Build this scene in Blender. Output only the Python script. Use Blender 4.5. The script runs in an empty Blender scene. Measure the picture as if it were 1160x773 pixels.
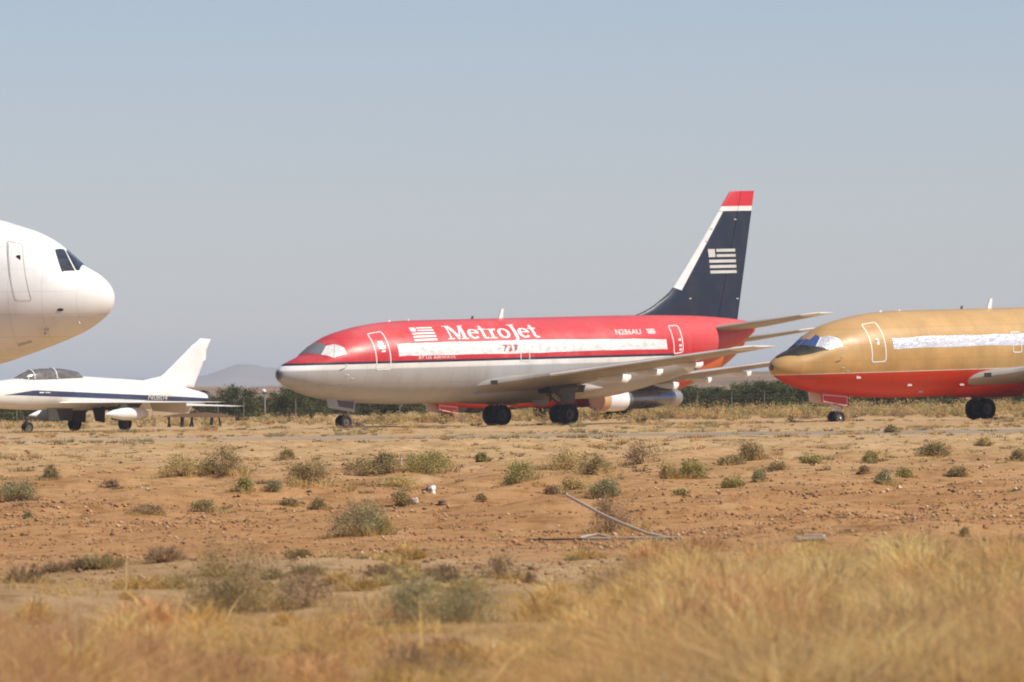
import math
import numpy as np
PI = math.pi
rad = math.radians
F_PX, CAM_H, CAM_PITCH, CAM_ROLL = 11000.0, 1.8, 53.5/11000.0, -0.014

def pchip(xs, ys):
    xs = np.array(xs, float); ys = np.array(ys, float)
    h = np.diff(xs); d = np.diff(ys)/h
    m = np.zeros(len(xs))
    for i in range(1, len(xs)-1):
        if d[i-1]*d[i] > 0:
            w1 = 2*h[i]+h[i-1]; w2 = h[i]+2*h[i-1]
            m[i] = (w1+w2)/(w1/d[i-1]+w2/d[i])
    m[0] = d[0]; m[-1] = d[-1]
    def f(x):
        x = float(min(max(x, xs[0]), xs[-1]))
        i = int(min(max(np.searchsorted(xs, x)-1, 0), len(h)-1))
        t = (x-xs[i])/h[i]
        return (ys[i]*(1+2*t)*(1-t)**2 + m[i]*h[i]*t*(1-t)**2
                + ys[i+1]*t*t*(3-2*t) + m[i+1]*h[i]*t*t*(t-1))
    return f

class Body:
    """a lofted fuselage: rows of (x, top z, bottom z, half width, widest z), nose at x = 0, seen from the side"""
    def __init__(self, rows, x0=0.0):
        q = [math.sqrt(r[0]) for r in rows]
        self.top = pchip(q, [r[1] for r in rows]); self.bot = pchip(q, [r[2] for r in rows])
        self.hw = pchip(q, [r[3] for r in rows]); self.mid = pchip(q, [r[4] for r in rows])
        self.x0 = x0; self.length = rows[-1][0]
    def pt(self, x, th, side=-1):
        q = math.sqrt(max(x, 0))
        zc = self.mid(q); s = math.sin(th)
        z = zc + s*((self.top(q)-zc) if s > 0 else (zc-self.bot(q)))
        return np.array([x-self.x0, side*self.hw(q)*math.cos(th), z])
    def on(self, x, th, lift=0.0, side=-1):
        p = self.pt(x, th, side)
        if not lift: return p
        e = .02
        du = self.pt(x+e, th, side)-self.pt(max(x-e, 1e-4), th, side)
        dv = self.pt(x, th+e, side)-self.pt(x, th-e, side)
        n = np.cross(dv, du)*(-side)
        n = n/np.linalg.norm(n)
        c = np.array([0, 0, self.mid(math.sqrt(x))]); c[0] = p[0]
        if np.dot(n, p-c) < 0: n = -n
        return p+n*lift

JET_ROWS = [  # x, top, bottom, half width, widest z
 (0, 2.77, 2.77, .0, 2.77), (.04, 2.93, 2.60, .17, 2.77), (.15, 3.06, 2.47, .35, 2.78), (.5, 3.28, 2.24, .64, 2.81), (1.0, 3.47, 2.02, .92, 2.87),
 (1.6, 3.68, 1.80, 1.15, 2.95), (2.0, 3.95, 1.69, 1.28, 3.0), (2.5, 4.28, 1.58, 1.42, 3.06), (3.2, 4.60, 1.48, 1.57, 3.12), (4.0, 4.81, 1.40, 1.69, 3.2),
 (5.2, 5.03, 1.30, 1.80, 3.27), (6.5, 5.16, 1.23, 1.86, 3.32), (8.0, 5.21, 1.20, 1.88, 3.33), (14, 5.21, 1.20, 1.88, 3.33), (19, 5.21, 1.20, 1.88, 3.33),
 (20.5, 5.21, 1.32, 1.85, 3.36), (22.2, 5.20, 1.63, 1.74, 3.45), (25, 5.14, 2.25, 1.33, 3.72), (26.6, 5.05, 2.75, .99, 3.9), (28.3, 4.90, 3.48, .55, 4.18), (29.5, 4.72, 4.22, .18, 4.45)]
WIDE_ROWS = [
 (0, 4.95, 4.95, 0, 4.95), (.06, 5.22, 4.66, .3, 4.95), (.18, 5.42, 4.47, .52, 4.94), (.53, 5.74, 4.16, .9, 4.93), (1.0, 6.02, 3.87, 1.25, 4.95), (1.5, 6.44, 3.65, 1.55, 5.0),
 (2.0, 6.84, 3.46, 1.8, 5.03), (2.7, 7.20, 3.22, 2.08, 5.07), (3.8, 7.55, 2.87, 2.38, 5.13), (5.0, 7.82, 2.62, 2.62, 5.18), (7, 8.02, 2.42, 2.82, 5.22), (9, 8.05, 2.40, 2.82, 5.22),
 (34, 8.05, 2.40, 2.82, 5.22), (40, 7.98, 3.4, 2.3, 5.7), (47, 7.6, 5.6, 1.0, 6.7), (51, 7.25, 6.75, .2, 7.0)]
FIGHTER_ROWS = [
 (0, 2.18, 1.42, .44, 1.8), (.3, 2.24, 1.36, .5, 1.8), (1, 2.34, 1.28, .54, 1.8), (2.5, 2.52, 1.16, .63, 1.82), (4, 2.64, 1.08, .70, 1.84), (7, 2.68, 1.02, .80, 1.82), (9, 2.58, 1.0, .82, 1.8), (11, 2.46, 1.03, .78, 1.76),
 (13, 2.26, 1.10, .66, 1.68), (14.2, 1.98, 1.16, .54, 1.58), (15.0, 1.80, 1.22, .42, 1.52)]
HAZE, SUN, SKY, EXPO = 8e-5, 5.0, .093, 0.12
import bpy, bmesh, random
from mathutils import Matrix, Vector

random.seed(7); RNG = np.random.default_rng(7)
SC = bpy.context.scene
COL = SC.collection

# ------------------------------------------------------------------ helpers
def tag(o, label=None, cat=None, group=None, kind=None):
    if label: o['label'] = label
    if cat: o['category'] = cat
    if group: o['group'] = group
    if kind: o['kind'] = kind
    return o

def thing(name, label, cat, loc=(0, 0, 0), yaw=0.0, pitch=0.0, group=None):
    o = bpy.data.objects.new(name, None); COL.objects.link(o)
    o.empty_display_size = .5
    o.location = loc; o.rotation_euler = (0, -rad(pitch), rad(yaw))
    return tag(o, label, cat, group)

def link(name, me, mats, parent=None):
    o = bpy.data.objects.new(name, me); COL.objects.link(o)
    for m in (mats if isinstance(mats, (list, tuple)) else [mats]): me.materials.append(m)
    if parent is not None: o.parent = parent
    return o

def mk(name, V, F, mats, parent=None, smooth=False, fm=None, sharp=None):
    me = bpy.data.meshes.new(name)
    me.from_pydata([tuple(v) for v in V], [], [tuple(f) for f in F])
    if fm is not None:
        me.polygons.foreach_set('material_index', fm)
    bm = bmesh.new(); bm.from_mesh(me)
    bmesh.ops.recalc_face_normals(bm, faces=bm.faces)
    bm.to_mesh(me); bm.free()
    if smooth:
        me.polygons.foreach_set('use_smooth', [True]*len(me.polygons))
        me.set_sharp_from_angle(angle=rad(sharp or 40))
    return link(name, me, mats, parent)

def npmesh(name, V, Q, mat, col=None, parent=None, smooth=False):
    """a mesh straight from arrays; col: one colour per corner's vertex"""
    me = bpy.data.meshes.new(name)
    V = np.asarray(V, np.float32); Q = np.asarray(Q, np.int32)
    k = Q.shape[1]
    me.vertices.add(len(V)); me.vertices.foreach_set('co', V.ravel())
    me.loops.add(Q.size); me.loops.foreach_set('vertex_index', Q.ravel())
    me.polygons.add(len(Q)); me.polygons.foreach_set('loop_start', np.arange(0, Q.size, k, dtype=np.int32))
    if smooth: me.polygons.foreach_set('use_smooth', np.ones(len(Q), bool))
    me.update(calc_edges=True)
    if col is not None:
        a = me.color_attributes.new('tint', 'FLOAT_COLOR', 'POINT')
        c = np.ones((len(V), 4), np.float32); c[:, :3] = col
        a.data.foreach_set('color', c.ravel())
    me.validate()
    return link(name, me, mat, parent)

class Geo:
    """collects shapes into one mesh"""
    def __init__(s): s.V = []; s.F = []; s.M = []; s.m = 0
    def add(s, V, F):
        k = len(s.V); s.V += [tuple(v) for v in V]
        s.F += [tuple(i+k for i in f) for f in F]; s.M += [s.m]*len(F); return s
    def box(s, c, d, R=None):
        P = [Vector((x*d[0]/2, y*d[1]/2, z*d[2]/2)) for x in (-1, 1) for y in (-1, 1) for z in (-1, 1)]
        if R is not None: P = [R @ p for p in P]
        return s.add([p+Vector(c) for p in P], [(0, 1, 3, 2), (4, 6, 7, 5), (0, 4, 5, 1), (2, 3, 7, 6), (0, 2, 6, 4), (1, 5, 7, 3)])
    def tube(s, pts, r, n=10, cap=True):
        pts = [Vector(p) for p in pts]; rs = r if isinstance(r, (list, tuple)) else [r]*len(pts)
        V = []; F = []
        for i, p in enumerate(pts):
            t = (pts[min(i+1, len(pts)-1)]-pts[max(i-1, 0)]).normalized()
            a = t.cross(Vector((.31, .2, .93))).normalized(); b = t.cross(a)
            V += [p+(a*math.cos(2*PI*j/n)+b*math.sin(2*PI*j/n))*rs[i] for j in range(n)]
        for i in range(len(pts)-1):
            F += [(i*n+j, i*n+(j+1) % n, (i+1)*n+(j+1) % n, (i+1)*n+j) for j in range(n)]
        if cap: F += [tuple(range(n)), tuple(range((len(pts)-1)*n, len(pts)*n))]
        return s.add(V, F)
    def lathe(s, prof, c=(0, 0, 0), axis='Y', n=32):
        V = []; F = []
        for a, r in prof:
            for j in range(n):
                u, v = r*math.cos(2*PI*j/n), r*math.sin(2*PI*j/n)
                V.append({'Y': (u, a, v), 'X': (a, u, v), 'Z': (u, v, a)}[axis])
        V = [(x+c[0], y+c[1], z+c[2]) for x, y, z in V]
        for i in range(len(prof)-1):
            F += [(i*n+j, i*n+(j+1) % n, (i+1)*n+(j+1) % n, (i+1)*n+j) for j in range(n)]
        return s.add(V, F)
    def plate(s, outline, t, axis='Y', c=0.0):
        """a flat outline (in x,z for axis Y) with thickness t"""
        n = len(outline); V = []
        for d in (-t/2, t/2):
            for a, b in outline: V.append({'Y': (a, c+d, b), 'Z': (a, b, c+d), 'X': (c+d, a, b)}[axis])
        return s.add(V, [tuple(range(n)), tuple(range(2*n-1, n-1, -1))]+[(i, (i+1) % n, n+(i+1) % n, n+i) for i in range(n)])
    def done(s, name, mats, parent=None, smooth=False, sharp=None):
        return mk(name, s.V, s.F, mats, parent, smooth, s.M, sharp)

# ------------------------------------------------------------------ materials
def mat_new(name):
    m = bpy.data.materials.new(name); m.use_nodes = True
    nt = m.node_tree; nt.nodes.clear()
    out = nt.nodes.new('ShaderNodeOutputMaterial')
    p = nt.nodes.new('ShaderNodeBsdfPrincipled')
    nt.links.new(p.outputs[0], out.inputs[0])
    return m, nt, p, out

def N(nt, kind, **kw):
    n = nt.nodes.new('ShaderNode'+kind)
    for k, v in kw.items():
        if k.startswith('i_'): n.inputs[int(k[2:])].default_value = v
        else: setattr(n, k, v)
    return n

def noise(nt, vec, scale, detail=4, rough=.55, stretch=None):
    if stretch:
        mp = N(nt, 'Mapping'); mp.inputs['Scale'].default_value = stretch
        nt.links.new(vec, mp.inputs[0]); vec = mp.outputs[0]
    n = N(nt, 'TexNoise'); n.inputs['Scale'].default_value = scale
    n.inputs['Detail'].default_value = detail; n.inputs['Roughness'].default_value = rough
    nt.links.new(vec, n.inputs['Vector'])
    return n.outputs['Fac']

def math2(nt, op, a, b=None, c=None, clamp=False):
    n = N(nt, 'Math', operation=op); n.use_clamp = clamp
    for i, v in enumerate((a, b, c)):
        if v is None: continue
        if isinstance(v, (int, float)): n.inputs[i].default_value = v
        else: nt.links.new(v, n.inputs[i])
    return n.outputs[0]

def mixc(nt, fac, a, b, mode='MIX'):
    n = N(nt, 'Mix', data_type='RGBA', blend_type=mode)
    for i, v in ((0, fac), (6, a), (7, b)):
        if isinstance(v, (int, float)): n.inputs[i].default_value = v
        elif isinstance(v, tuple): n.inputs[i].default_value = (*v, 1)
        else: nt.links.new(v, n.inputs[i])
    return n.outputs[2]

def ramp(nt, fac, stops, interp='LINEAR'):
    n = N(nt, 'ValToRGB'); cr = n.color_ramp; cr.interpolation = interp
    while len(cr.elements) < len(stops): cr.elements.new(.5)
    for e, (p, c) in zip(cr.elements, stops): e.position = p; e.color = (*c, 1) if len(c) == 3 else c
    nt.links.new(fac, n.inputs[0]); return n.outputs[0]

def mr(nt, v, a, b, c=0.0, d=1.0):
    n = N(nt, 'MapRange'); n.clamp = True
    for i, x in enumerate((a, b, c, d)): n.inputs[i+1].default_value = x
    nt.links.new(v, n.inputs[0]); return n.outputs[0]

def coords(nt, which='Object'): return N(nt, 'TexCoord').outputs[which]

def weather(nt, col, co, grime=(.23, .17, .11), amount=.35, s=1.0):
    """dust, stains and long run-down streaks that belong to the skin itself"""
    a = noise(nt, co, 1.1*s, 6, .6)
    b = noise(nt, co, 1.6*s, 4, .6, (1, 1, .16))
    f = math2(nt, 'MULTIPLY', mr(nt, a, .42, .75), mr(nt, b, .38, .7))
    f = math2(nt, 'MULTIPLY', f, amount)
    return mixc(nt, f, col, grime)

def paint(name, c, rough=.42, amount=.3, metal=0.0, spec=.5, s=1.0, grime=(.23, .17, .11)):
    m, nt, p, _ = mat_new(name); co = coords(nt)
    v = noise(nt, co, .8*s, 3)
    col = mixc(nt, mr(nt, v, .3, .7), tuple(x*.9 for x in c), tuple(min(x*1.08, .9) for x in c))
    col = weather(nt, col, co, grime, amount, s)
    nt.links.new(col, p.inputs['Base Color'])
    r = mr(nt, noise(nt, co, 3*s, 4), .3, .7, rough-.07, rough+.1)
    nt.links.new(r, p.inputs['Roughness'])
    p.inputs['Metallic'].default_value = metal; p.inputs['Specular IOR Level'].default_value = spec
    return m

def foil(name, c=(.8, .8, .8), metal=.0, rough=.3):
    """crinkled sheeting taped over glass"""
    m, nt, p, _ = mat_new(name); co = coords(nt)
    n1 = noise(nt, co, 2.2, 5, .6, (1, 1, 2.5)); n2 = noise(nt, co, 9, 3)
    bp = N(nt, 'Bump'); bp.inputs['Strength'].default_value = .6; bp.inputs['Distance'].default_value = .08
    nt.links.new(math2(nt, 'ADD', n1, math2(nt, 'MULTIPLY', n2, .3)), bp.inputs['Height'])
    nt.links.new(bp.outputs[0], p.inputs['Normal'])
    col = mixc(nt, mr(nt, n1, .35, .65), tuple(x*.74 for x in c), c)
    # the row of cabin windows shows faintly through the sheet
    sx = N(nt, 'SeparateXYZ'); nt.links.new(co, sx.inputs[0])
    u = math2(nt, 'MULTIPLY', math2(nt, 'SUBTRACT', math2(nt, 'FRACT', math2(nt, 'DIVIDE', sx.outputs[0], .508)), .5), .508/.125)
    w = math2(nt, 'DIVIDE', math2(nt, 'SUBTRACT', sx.outputs[2], 3.80), .175)
    d2 = math2(nt, 'ADD', math2(nt, 'POWER', math2(nt, 'ABSOLUTE', u), 3.0), math2(nt, 'POWER', math2(nt, 'ABSOLUTE', w), 3.0))
    pane = math2(nt, 'MULTIPLY', mr(nt, d2, 1.1, .7), mr(nt, noise(nt, co, .6, 3), .38, .62, .05, .38))
    pane = math2(nt, 'MULTIPLY', pane, math2(nt, 'GREATER_THAN', sx.outputs[0], -9.4))
    col = mixc(nt, pane, col, (.38, .38, .40))
    nt.links.new(col, p.inputs['Base Color'])
    p.inputs['Metallic'].default_value = metal; p.inputs['Roughness'].default_value = rough
    return m

def glass_dark(name, c=(.03, .035, .04), rough=.08):
    m, nt, p, _ = mat_new(name)
    co = coords(nt)
    nt.links.new(mixc(nt, mr(nt, noise(nt, co, 4, 4), .4, .7), c, tuple(x*1.8+.01 for x in c)), p.inputs['Base Color'])
    nt.links.new(mr(nt, noise(nt, co, 6, 3), .3, .7, rough, rough+.15), p.inputs['Roughness'])
    p.inputs['Coat Weight'].default_value = .5
    return m

def leafmat(name, trans=.25, rough=.7):
    """leaves, twigs and straw: the plant's own colours come with the mesh, one per leaf"""
    m, nt, p, out = mat_new(name)
    at_ = N(nt, 'Attribute', attribute_name='tint')
    nt.links.new(at_.outputs['Color'], p.inputs['Base Color'])
    p.inputs['Roughness'].default_value = rough; p.inputs['Specular IOR Level'].default_value = .2
    t = N(nt, 'BsdfTranslucent'); nt.links.new(at_.outputs['Color'], t.inputs[0])
    mx = N(nt, 'MixShader'); mx.inputs[0].default_value = trans
    nt.links.new(p.outputs[0], mx.inputs[1]); nt.links.new(t.outputs[0], mx.inputs[2])
    nt.links.new(mx.outputs[0], out.inputs[0])
    return m

def band_paint(name, build, rough=.4, amount=.4, seams=.36):
    m, nt, p, _ = mat_new(name); co = coords(nt)
    sx = N(nt, 'SeparateXYZ'); nt.links.new(co, sx.inputs[0])
    col = build(nt, sx.outputs[0], sx.outputs[1], sx.outputs[2], co)
    # skin panels: each a shade apart, with hairline joints
    mp = N(nt, 'Mapping'); nt.links.new(co, mp.inputs[0])
    mp.inputs['Rotation'].default_value = (PI/2, 0, 0)
    bk = N(nt, 'TexBrick'); bk.offset = .0
    bk.inputs['Scale'].default_value = 1; bk.inputs['Brick Width'].default_value = 1.02; bk.inputs['Row Height'].default_value = .74
    bk.inputs['Mortar Size'].default_value = .014; bk.inputs['Color1'].default_value = (.86, .86, .86, 1); bk.inputs['Color2'].default_value = (1, 1, 1, 1)
    bk.inputs['Mortar'].default_value = (.5, .5, .5, 1)
    nt.links.new(mp.outputs[0], bk.inputs['Vector'])
    col = mixc(nt, seams, col, mixc(nt, 1.0, col, bk.outputs['Color'], 'MULTIPLY'))
    col = weather(nt, col, co, (.2, .15, .1), amount)
    nt.links.new(col, p.inputs['Base Color'])
    nt.links.new(mr(nt, noise(nt, co, 1.5, 5), .3, .7, rough-.06, rough+.1), p.inputs['Roughness']); p.inputs['Specular IOR Level'].default_value = .38
    bp = N(nt, 'Bump'); bp.inputs['Strength'].default_value = .25; bp.inputs['Distance'].default_value = .03
    nt.links.new(noise(nt, co, 1.3, 2), bp.inputs['Height']); nt.links.new(bp.outputs[0], p.inputs['Normal'])
    return m

RED = (.56, .022, .035); NAVY = (.018, .026, .05)
def metro_bands(nt, x, y, z, co):
    # red sweeps down to the belly at the tail
    zl = math2(nt, 'SUBTRACT', z, math2(nt, 'SUBTRACT', 0.0, math2(nt, 'MULTIPLY', math2(nt, 'MAXIMUM', math2(nt, 'SUBTRACT', x, 7.6), 0.0), .32)))
    k = math2(nt, 'DIVIDE', zl, 8.0)
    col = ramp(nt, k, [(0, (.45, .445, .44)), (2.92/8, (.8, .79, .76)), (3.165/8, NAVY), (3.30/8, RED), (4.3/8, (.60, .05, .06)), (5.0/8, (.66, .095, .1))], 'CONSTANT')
    n = noise(nt, co, .9, 4)
    fade_sheen = ramp(nt, math2(nt, 'ADD', k, math2(nt, 'MULTIPLY', math2(nt, 'SUBTRACT', n, .5), .05)), [(3.9/8, (0, 0, 0)), (5.0/8, (1, 1, 1))])
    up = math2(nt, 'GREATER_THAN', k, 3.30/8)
    bleach_sheen = mixc(nt, fade_sheen, RED, (.66, .085, .09))  # weathered red, with the roof's pale sheen put into the colour
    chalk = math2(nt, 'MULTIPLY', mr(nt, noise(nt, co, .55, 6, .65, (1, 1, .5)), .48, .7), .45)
    bleach_sheen = mixc(nt, chalk, bleach_sheen, (.70, .20, .19))
    col = mixc(nt, up, col, bleach_sheen)
    tip = mr(nt, math2(nt, 'ADD', x, math2(nt, 'MULTIPLY', noise(nt, co, 5, 4), .12)), -15.3+.20, -15.3+.10)
    return mixc(nt, tip, col, (.12, .12, .125))
GOLD = (.50, .295, .10)
def gold_bands(nt, x, y, z, co):
    k = math2(nt, 'DIVIDE', z, 8.0)
    n = noise(nt, co, .7, 4, .6)
    g = mixc(nt, mr(nt, n, .35, .65), tuple(c*.88 for c in GOLD), (.56, .335, .125))
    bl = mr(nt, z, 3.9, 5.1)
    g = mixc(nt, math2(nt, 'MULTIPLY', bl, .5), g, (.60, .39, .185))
    lo = ramp(nt, k, [(0, (.62, .036, .006)), (2.385/8, (.75, .68, .55)), (2.445/8, (0, 0, 0))], 'CONSTANT')
    col = mixc(nt, math2(nt, 'GREATER_THAN', k, 2.445/8), lo, g)
    tip = math2(nt, 'LESS_THAN', x, -15.3+.03)
    return mixc(nt, tip, col, (.16, .085, .04))
def white_bands(nt, x, y, z, co):
    n = noise(nt, co, .5, 5)
    c = mixc(nt, mr(nt, n, .35, .7), (.80, .79, .77), (.76, .75, .73))
    low = math2(nt, 'MULTIPLY', mr(nt, z, 3.6, 2.9), mr(nt, noise(nt, co, .9, 5, .65, (.4, 1, 1)), .46, .66))
    return mixc(nt, math2(nt, 'MULTIPLY', low, .5), c, (.42, .34, .26))
def fighter_bands(nt, x, y, z, co):
    xa = math2(nt, 'ADD', x, 8.0)     # metres from the nose
    up = math2(nt, 'SUBTRACT', math2(nt, 'MINIMUM', 2.02, math2(nt, 'ADD', 1.78, math2(nt, 'MULTIPLY', math2(nt, 'SUBTRACT', xa, 2.0), .12))), math2(nt, 'MULTIPLY', math2(nt, 'MAXIMUM', math2(nt, 'SUBTRACT', xa, 4.2), 0.0), .046))
    lo = math2(nt, 'SUBTRACT', 1.80, math2(nt, 'MULTIPLY', math2(nt, 'MAXIMUM', math2(nt, 'SUBTRACT', xa, 2.8), 0.0), .041))
    st = math2(nt, 'MULTIPLY', math2(nt, 'LESS_THAN', z, up), math2(nt, 'GREATER_THAN', z, lo))
    st = math2(nt, 'MULTIPLY', st, math2(nt, 'GREATER_THAN', math2(nt, 'ABSOLUTE', y), .25))
    gap = math2(nt, 'MULTIPLY', math2(nt, 'GREATER_THAN', xa, 11.05), math2(nt, 'LESS_THAN', xa, 12.28))
    st = math2(nt, 'MULTIPLY', st, math2(nt, 'SUBTRACT', 1.0, math2(nt, 'MULTIPLY', gap, .0)))
    n = noise(nt, co, .8, 5)
    w = mixc(nt, mr(nt, n, .4, .7), (.78, .77, .73), (.70, .68, .62))
    return mixc(nt, st, w, (.035, .045, .11))
def fin_bands(nt, x, y, z, co):
    xa = math2(nt, 'ADD', x, 15.3)
    xle = math2(nt, 'ADD', math2(nt, 'MULTIPLY', math2(nt, 'SUBTRACT', z, 6.5), .8085), 24.4)
    w = math2(nt, 'SUBTRACT', .56, math2(nt, 'MULTIPLY', math2(nt, 'SUBTRACT', z, 6.3), .075))
    s = math2(nt, 'MULTIPLY', math2(nt, 'LESS_THAN', math2(nt, 'SUBTRACT', xa, xle), w), math2(nt, 'GREATER_THAN', math2(nt, 'ADD', z, math2(nt, 'MULTIPLY', math2(nt, 'SUBTRACT', xa, 24.45), .35)), 6.5))
    col = mixc(nt, s, NAVY, (.8, .79, .77))
    k = math2(nt, 'DIVIDE', z, 12.0)
    top = ramp(nt, k, [(0, (0, 0, 0)), (10.2/12, (.8, .79, .77)), (10.42/12, (.60, .03, .045))], 'CONSTANT')
    return mixc(nt, math2(nt, 'GREATER_THAN', k, 10.2/12), col, top)

M = {}
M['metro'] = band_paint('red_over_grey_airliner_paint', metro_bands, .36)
def orange_tail_bands(nt, x, y, z, co):
    c = gold_bands(nt, x, y, z, co)
    return mixc(nt, math2(nt, 'GREATER_THAN', x, 8.2), c, (.62, .12, .018))
M['orange_tail'] = band_paint('gold_and_orange_airliner_paint', orange_tail_bands, .36)
M['gold'] = band_paint('gold_over_red_airliner_paint', gold_bands, .40, amount=.45)
M['white_jet'] = band_paint('white_airliner_paint', white_bands, .42, amount=.22, seams=.28)
M['fighter'] = band_paint('white_fighter_paint', fighter_bands, .45, amount=.3)
M['fin_navy'] = band_paint('navy_fin_paint', fin_bands, .4, amount=.2)
M['white'] = paint('white_paint', (.80, .79, .77), .42, .2)
M['mark'] = paint('white_lettering_paint', (.82, .80, .77), .5, .12)
M['wing'] = paint('grey_wing_paint', (.37, .345, .31), .45, .6, s=.8, grime=(.16, .10, .055))  # brown grime, with warm ground bounce also put into its tint
M['hub'] = paint('dirty_wheel_hub', (.09, .08, .072), .6, .5)
M['dark_metal'] = paint('dark_oily_metal', (.06, .055, .05), .5, .4, .3)
M['strut'] = paint('dusty_grey_gear_paint', (.12, .11, .10), .55, .5)
M['steel'] = paint('bare_steel', (.45, .44, .43), .35, .3, .7)
M['rubber'] = paint('dusty_black_rubber', (.025, .024, .023), .8, .5, spec=.2, s=3, grime=(.11, .085, .06))
M['red'] = paint('red_paint', (.58, .028, .012), .4, .25)
M['orange'] = paint('orange_red_paint', (.62, .06, .02), .4, .25)
M['foil'] = foil('silver_foil_sheet', (.82, .83, .86), .35, .28)
M['band'] = foil('white_window_cover_sheet', (.82, .8, .78), 0.0, .32)
M['paper_glare'] = paint('grey_paper_reflection', (.20, .20, .21), .5, .2)  # grey screen paper, the pane's reflection painted into its tone
M['blue_film'] = paint('blue_window_film', (.06, .10, .25), .22, .15)
M['black'] = paint('matt_black_paint', (.022, .021, .017), .55, .25)
M['glass'] = glass_dark('smoked_glass')
M['canopy'] = glass_dark('scratched_canopy_glass', (.12, .108, .095), .10)
M['tan'] = paint('tan_plywood', (.50, .31, .17), .65, .2)
M['core'] = paint('oily_engine_casing', (.34, .34, .35), .28, .6, .75)
M['fin_mark'] = paint('chalky_fin_marking', (.60, .585, .56), .55, .25)
M['grey_mark'] = paint('faded_grey_marking', (.30, .22, .22), .55, .2)
M['red_mark'] = paint('red_marking', (.50, .03, .05), .5, .2)
M['seam'] = paint('pale_grey_seam', (.52, .50, .46), .5, .2)
M['navy_mark'] = paint('navy_marking', (.03, .035, .08), .5, .2)
M['leaf'] = leafmat('leaves', .22)
M['straw'] = leafmat('dry_straw', .56)
# ------------------------------------------------------------------ aircraft pieces
def body_mesh(name, B, mat, parent, segs=72, step=.4):
    xs = []; q = 0.0
    while q < 1.7: xs.append(q*q); q += .055
    x = xs[-1]
    while x < B.length-.01: x += step; xs.append(min(x, B.length))
    V = []; F = []
    for x in xs:
        for j in range(segs):
            a = 2*PI*j/segs
            th = math.asin(max(-1, min(1, math.sin(a)))); side = -1 if math.cos(a) >= 0 else 1
            V.append(B.pt(max(x, 1e-5), th, side))
    n = segs
    for i in range(len(xs)-1):
        F += [(i*n+j, i*n+(j+1) % n, (i+1)*n+(j+1) % n, (i+1)*n+j) for j in range(n)]
    F.append(tuple(range((len(xs)-1)*n, len(xs)*n)))
    if B.hw(0) > .01: F.append(tuple(range(n)))
    return mk(name, V, F, mat, parent, True, sharp=50)

LIFT = [0.0]
def decal(name, B, polys, mat, parent, lift=.008, side=-1, cut=(.25, 4.0), deg=True):
    """flat shapes in (x along the body, angle up the side) laid on the skin"""
    bm = bmesh.new()
    for k, poly in enumerate(polys):
        b = bmesh.new()
        vs = [b.verts.new((p[0], p[1], 0)) for p in poly]
        b.faces.new(vs)
        bmesh.ops.triangulate(b, faces=b.faces[:])
        for ax, st in ((0, cut[0]), (1, cut[1])):
            lo = min(p[ax] for p in poly); hi = max(p[ax] for p in poly)
            v = math.ceil(lo/st)*st
            while v < hi:
                if v > lo+1e-4:
                    co = [0, 0, 0]; co[ax] = v; no = [0, 0, 0]; no[ax] = 1
                    bmesh.ops.bisect_plane(b, geom=b.verts[:]+b.edges[:]+b.faces[:], plane_co=co, plane_no=no, dist=1e-5)
                v += st
        for v in b.verts:
            v.co = B.on(max(v.co.x, .01), rad(min(v.co.y, 89.9)), lift+.0006*(k % 5), side)
        me = bpy.data.meshes.new('t'); b.to_mesh(me); b.free(); bm.from_mesh(me); bpy.data.meshes.remove(me)
    me = bpy.data.meshes.new(name); bm.to_mesh(me); bm.free()
    # normals outwards
    for p in me.polygons: p.use_smooth = True
    return link(name, me, mat, parent)

def patch(name, B, x0, x1, t0, t1, mat, parent, lift=.005, side=-1):
    return decal(name, B, [[(x0, t0), (x1, t0), (x1, t1), (x0, t1)]], mat, parent, lift, side, (.2, 3.0))

def outline(name, B, x0, x1, t0, t1, w, mat, parent, lift=.012, side=-1, r=.14, R=1.95, shear=0.0):
    """a rounded-rectangle line round a door; R turns metres into angle"""
    k = math.degrees(1/R)
    def loop(ins):
        P = []; rr = max(r-ins, .02)
        cs = ((x1-r, t1-r*k, 0), (x0+r, t1-r*k, 90), (x0+r, t0+r*k, 180), (x1-r, t0+r*k, 270))
        for i, (cx, cy, a0) in enumerate(cs):
            for j in range(6):
                a = rad(a0+j*18); P.append((cx+rr*math.cos(a), cy+rr*k*math.sin(a)))
            nx = cs[(i+1) % 4]; a = rad(nx[2]); q = (nx[0]+rr*math.cos(a), nx[1]+rr*k*math.sin(a)); p = P[-1]
            P += [(p[0]+(q[0]-p[0])*t/14, p[1]+(q[1]-p[1])*t/14) for t in range(1, 14)]
        return P
    A, C = loop(0), loop(w); n = len(A)
    V = [B.on(max(x+shear*(t-t0), .01), rad(t), lift, side) for x, t in A+C]
    return mk(name, V, [(i, (i+1) % n, n+(i+1) % n, n+i) for i in range(n)], mat, parent)

def quadmap(c):
    """unit square -> quad with corners c: top left, top right, bottom right, bottom left"""
    def f(u, v):
        return tuple((c[0][i]*(1-u)+c[1][i]*u)*(1-v)+(c[3][i]*(1-u)+c[2][i]*u)*v for i in (0, 1))
    return f

FLAG = [[(0, 0), (.24, 0), (.24, .33), (0, .33)], [(.29, 0), (1, 0), (1, .12), (.29, .12)], [(.29, .22), (1, .22), (1, .33), (.29, .33)],
        [(0, .44), (1, .44), (1, .56), (0, .56)], [(0, .66), (1, .66), (1, .78), (0, .78)], [(0, .88), (1, .88), (1, 1), (0, 1)]]

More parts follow.
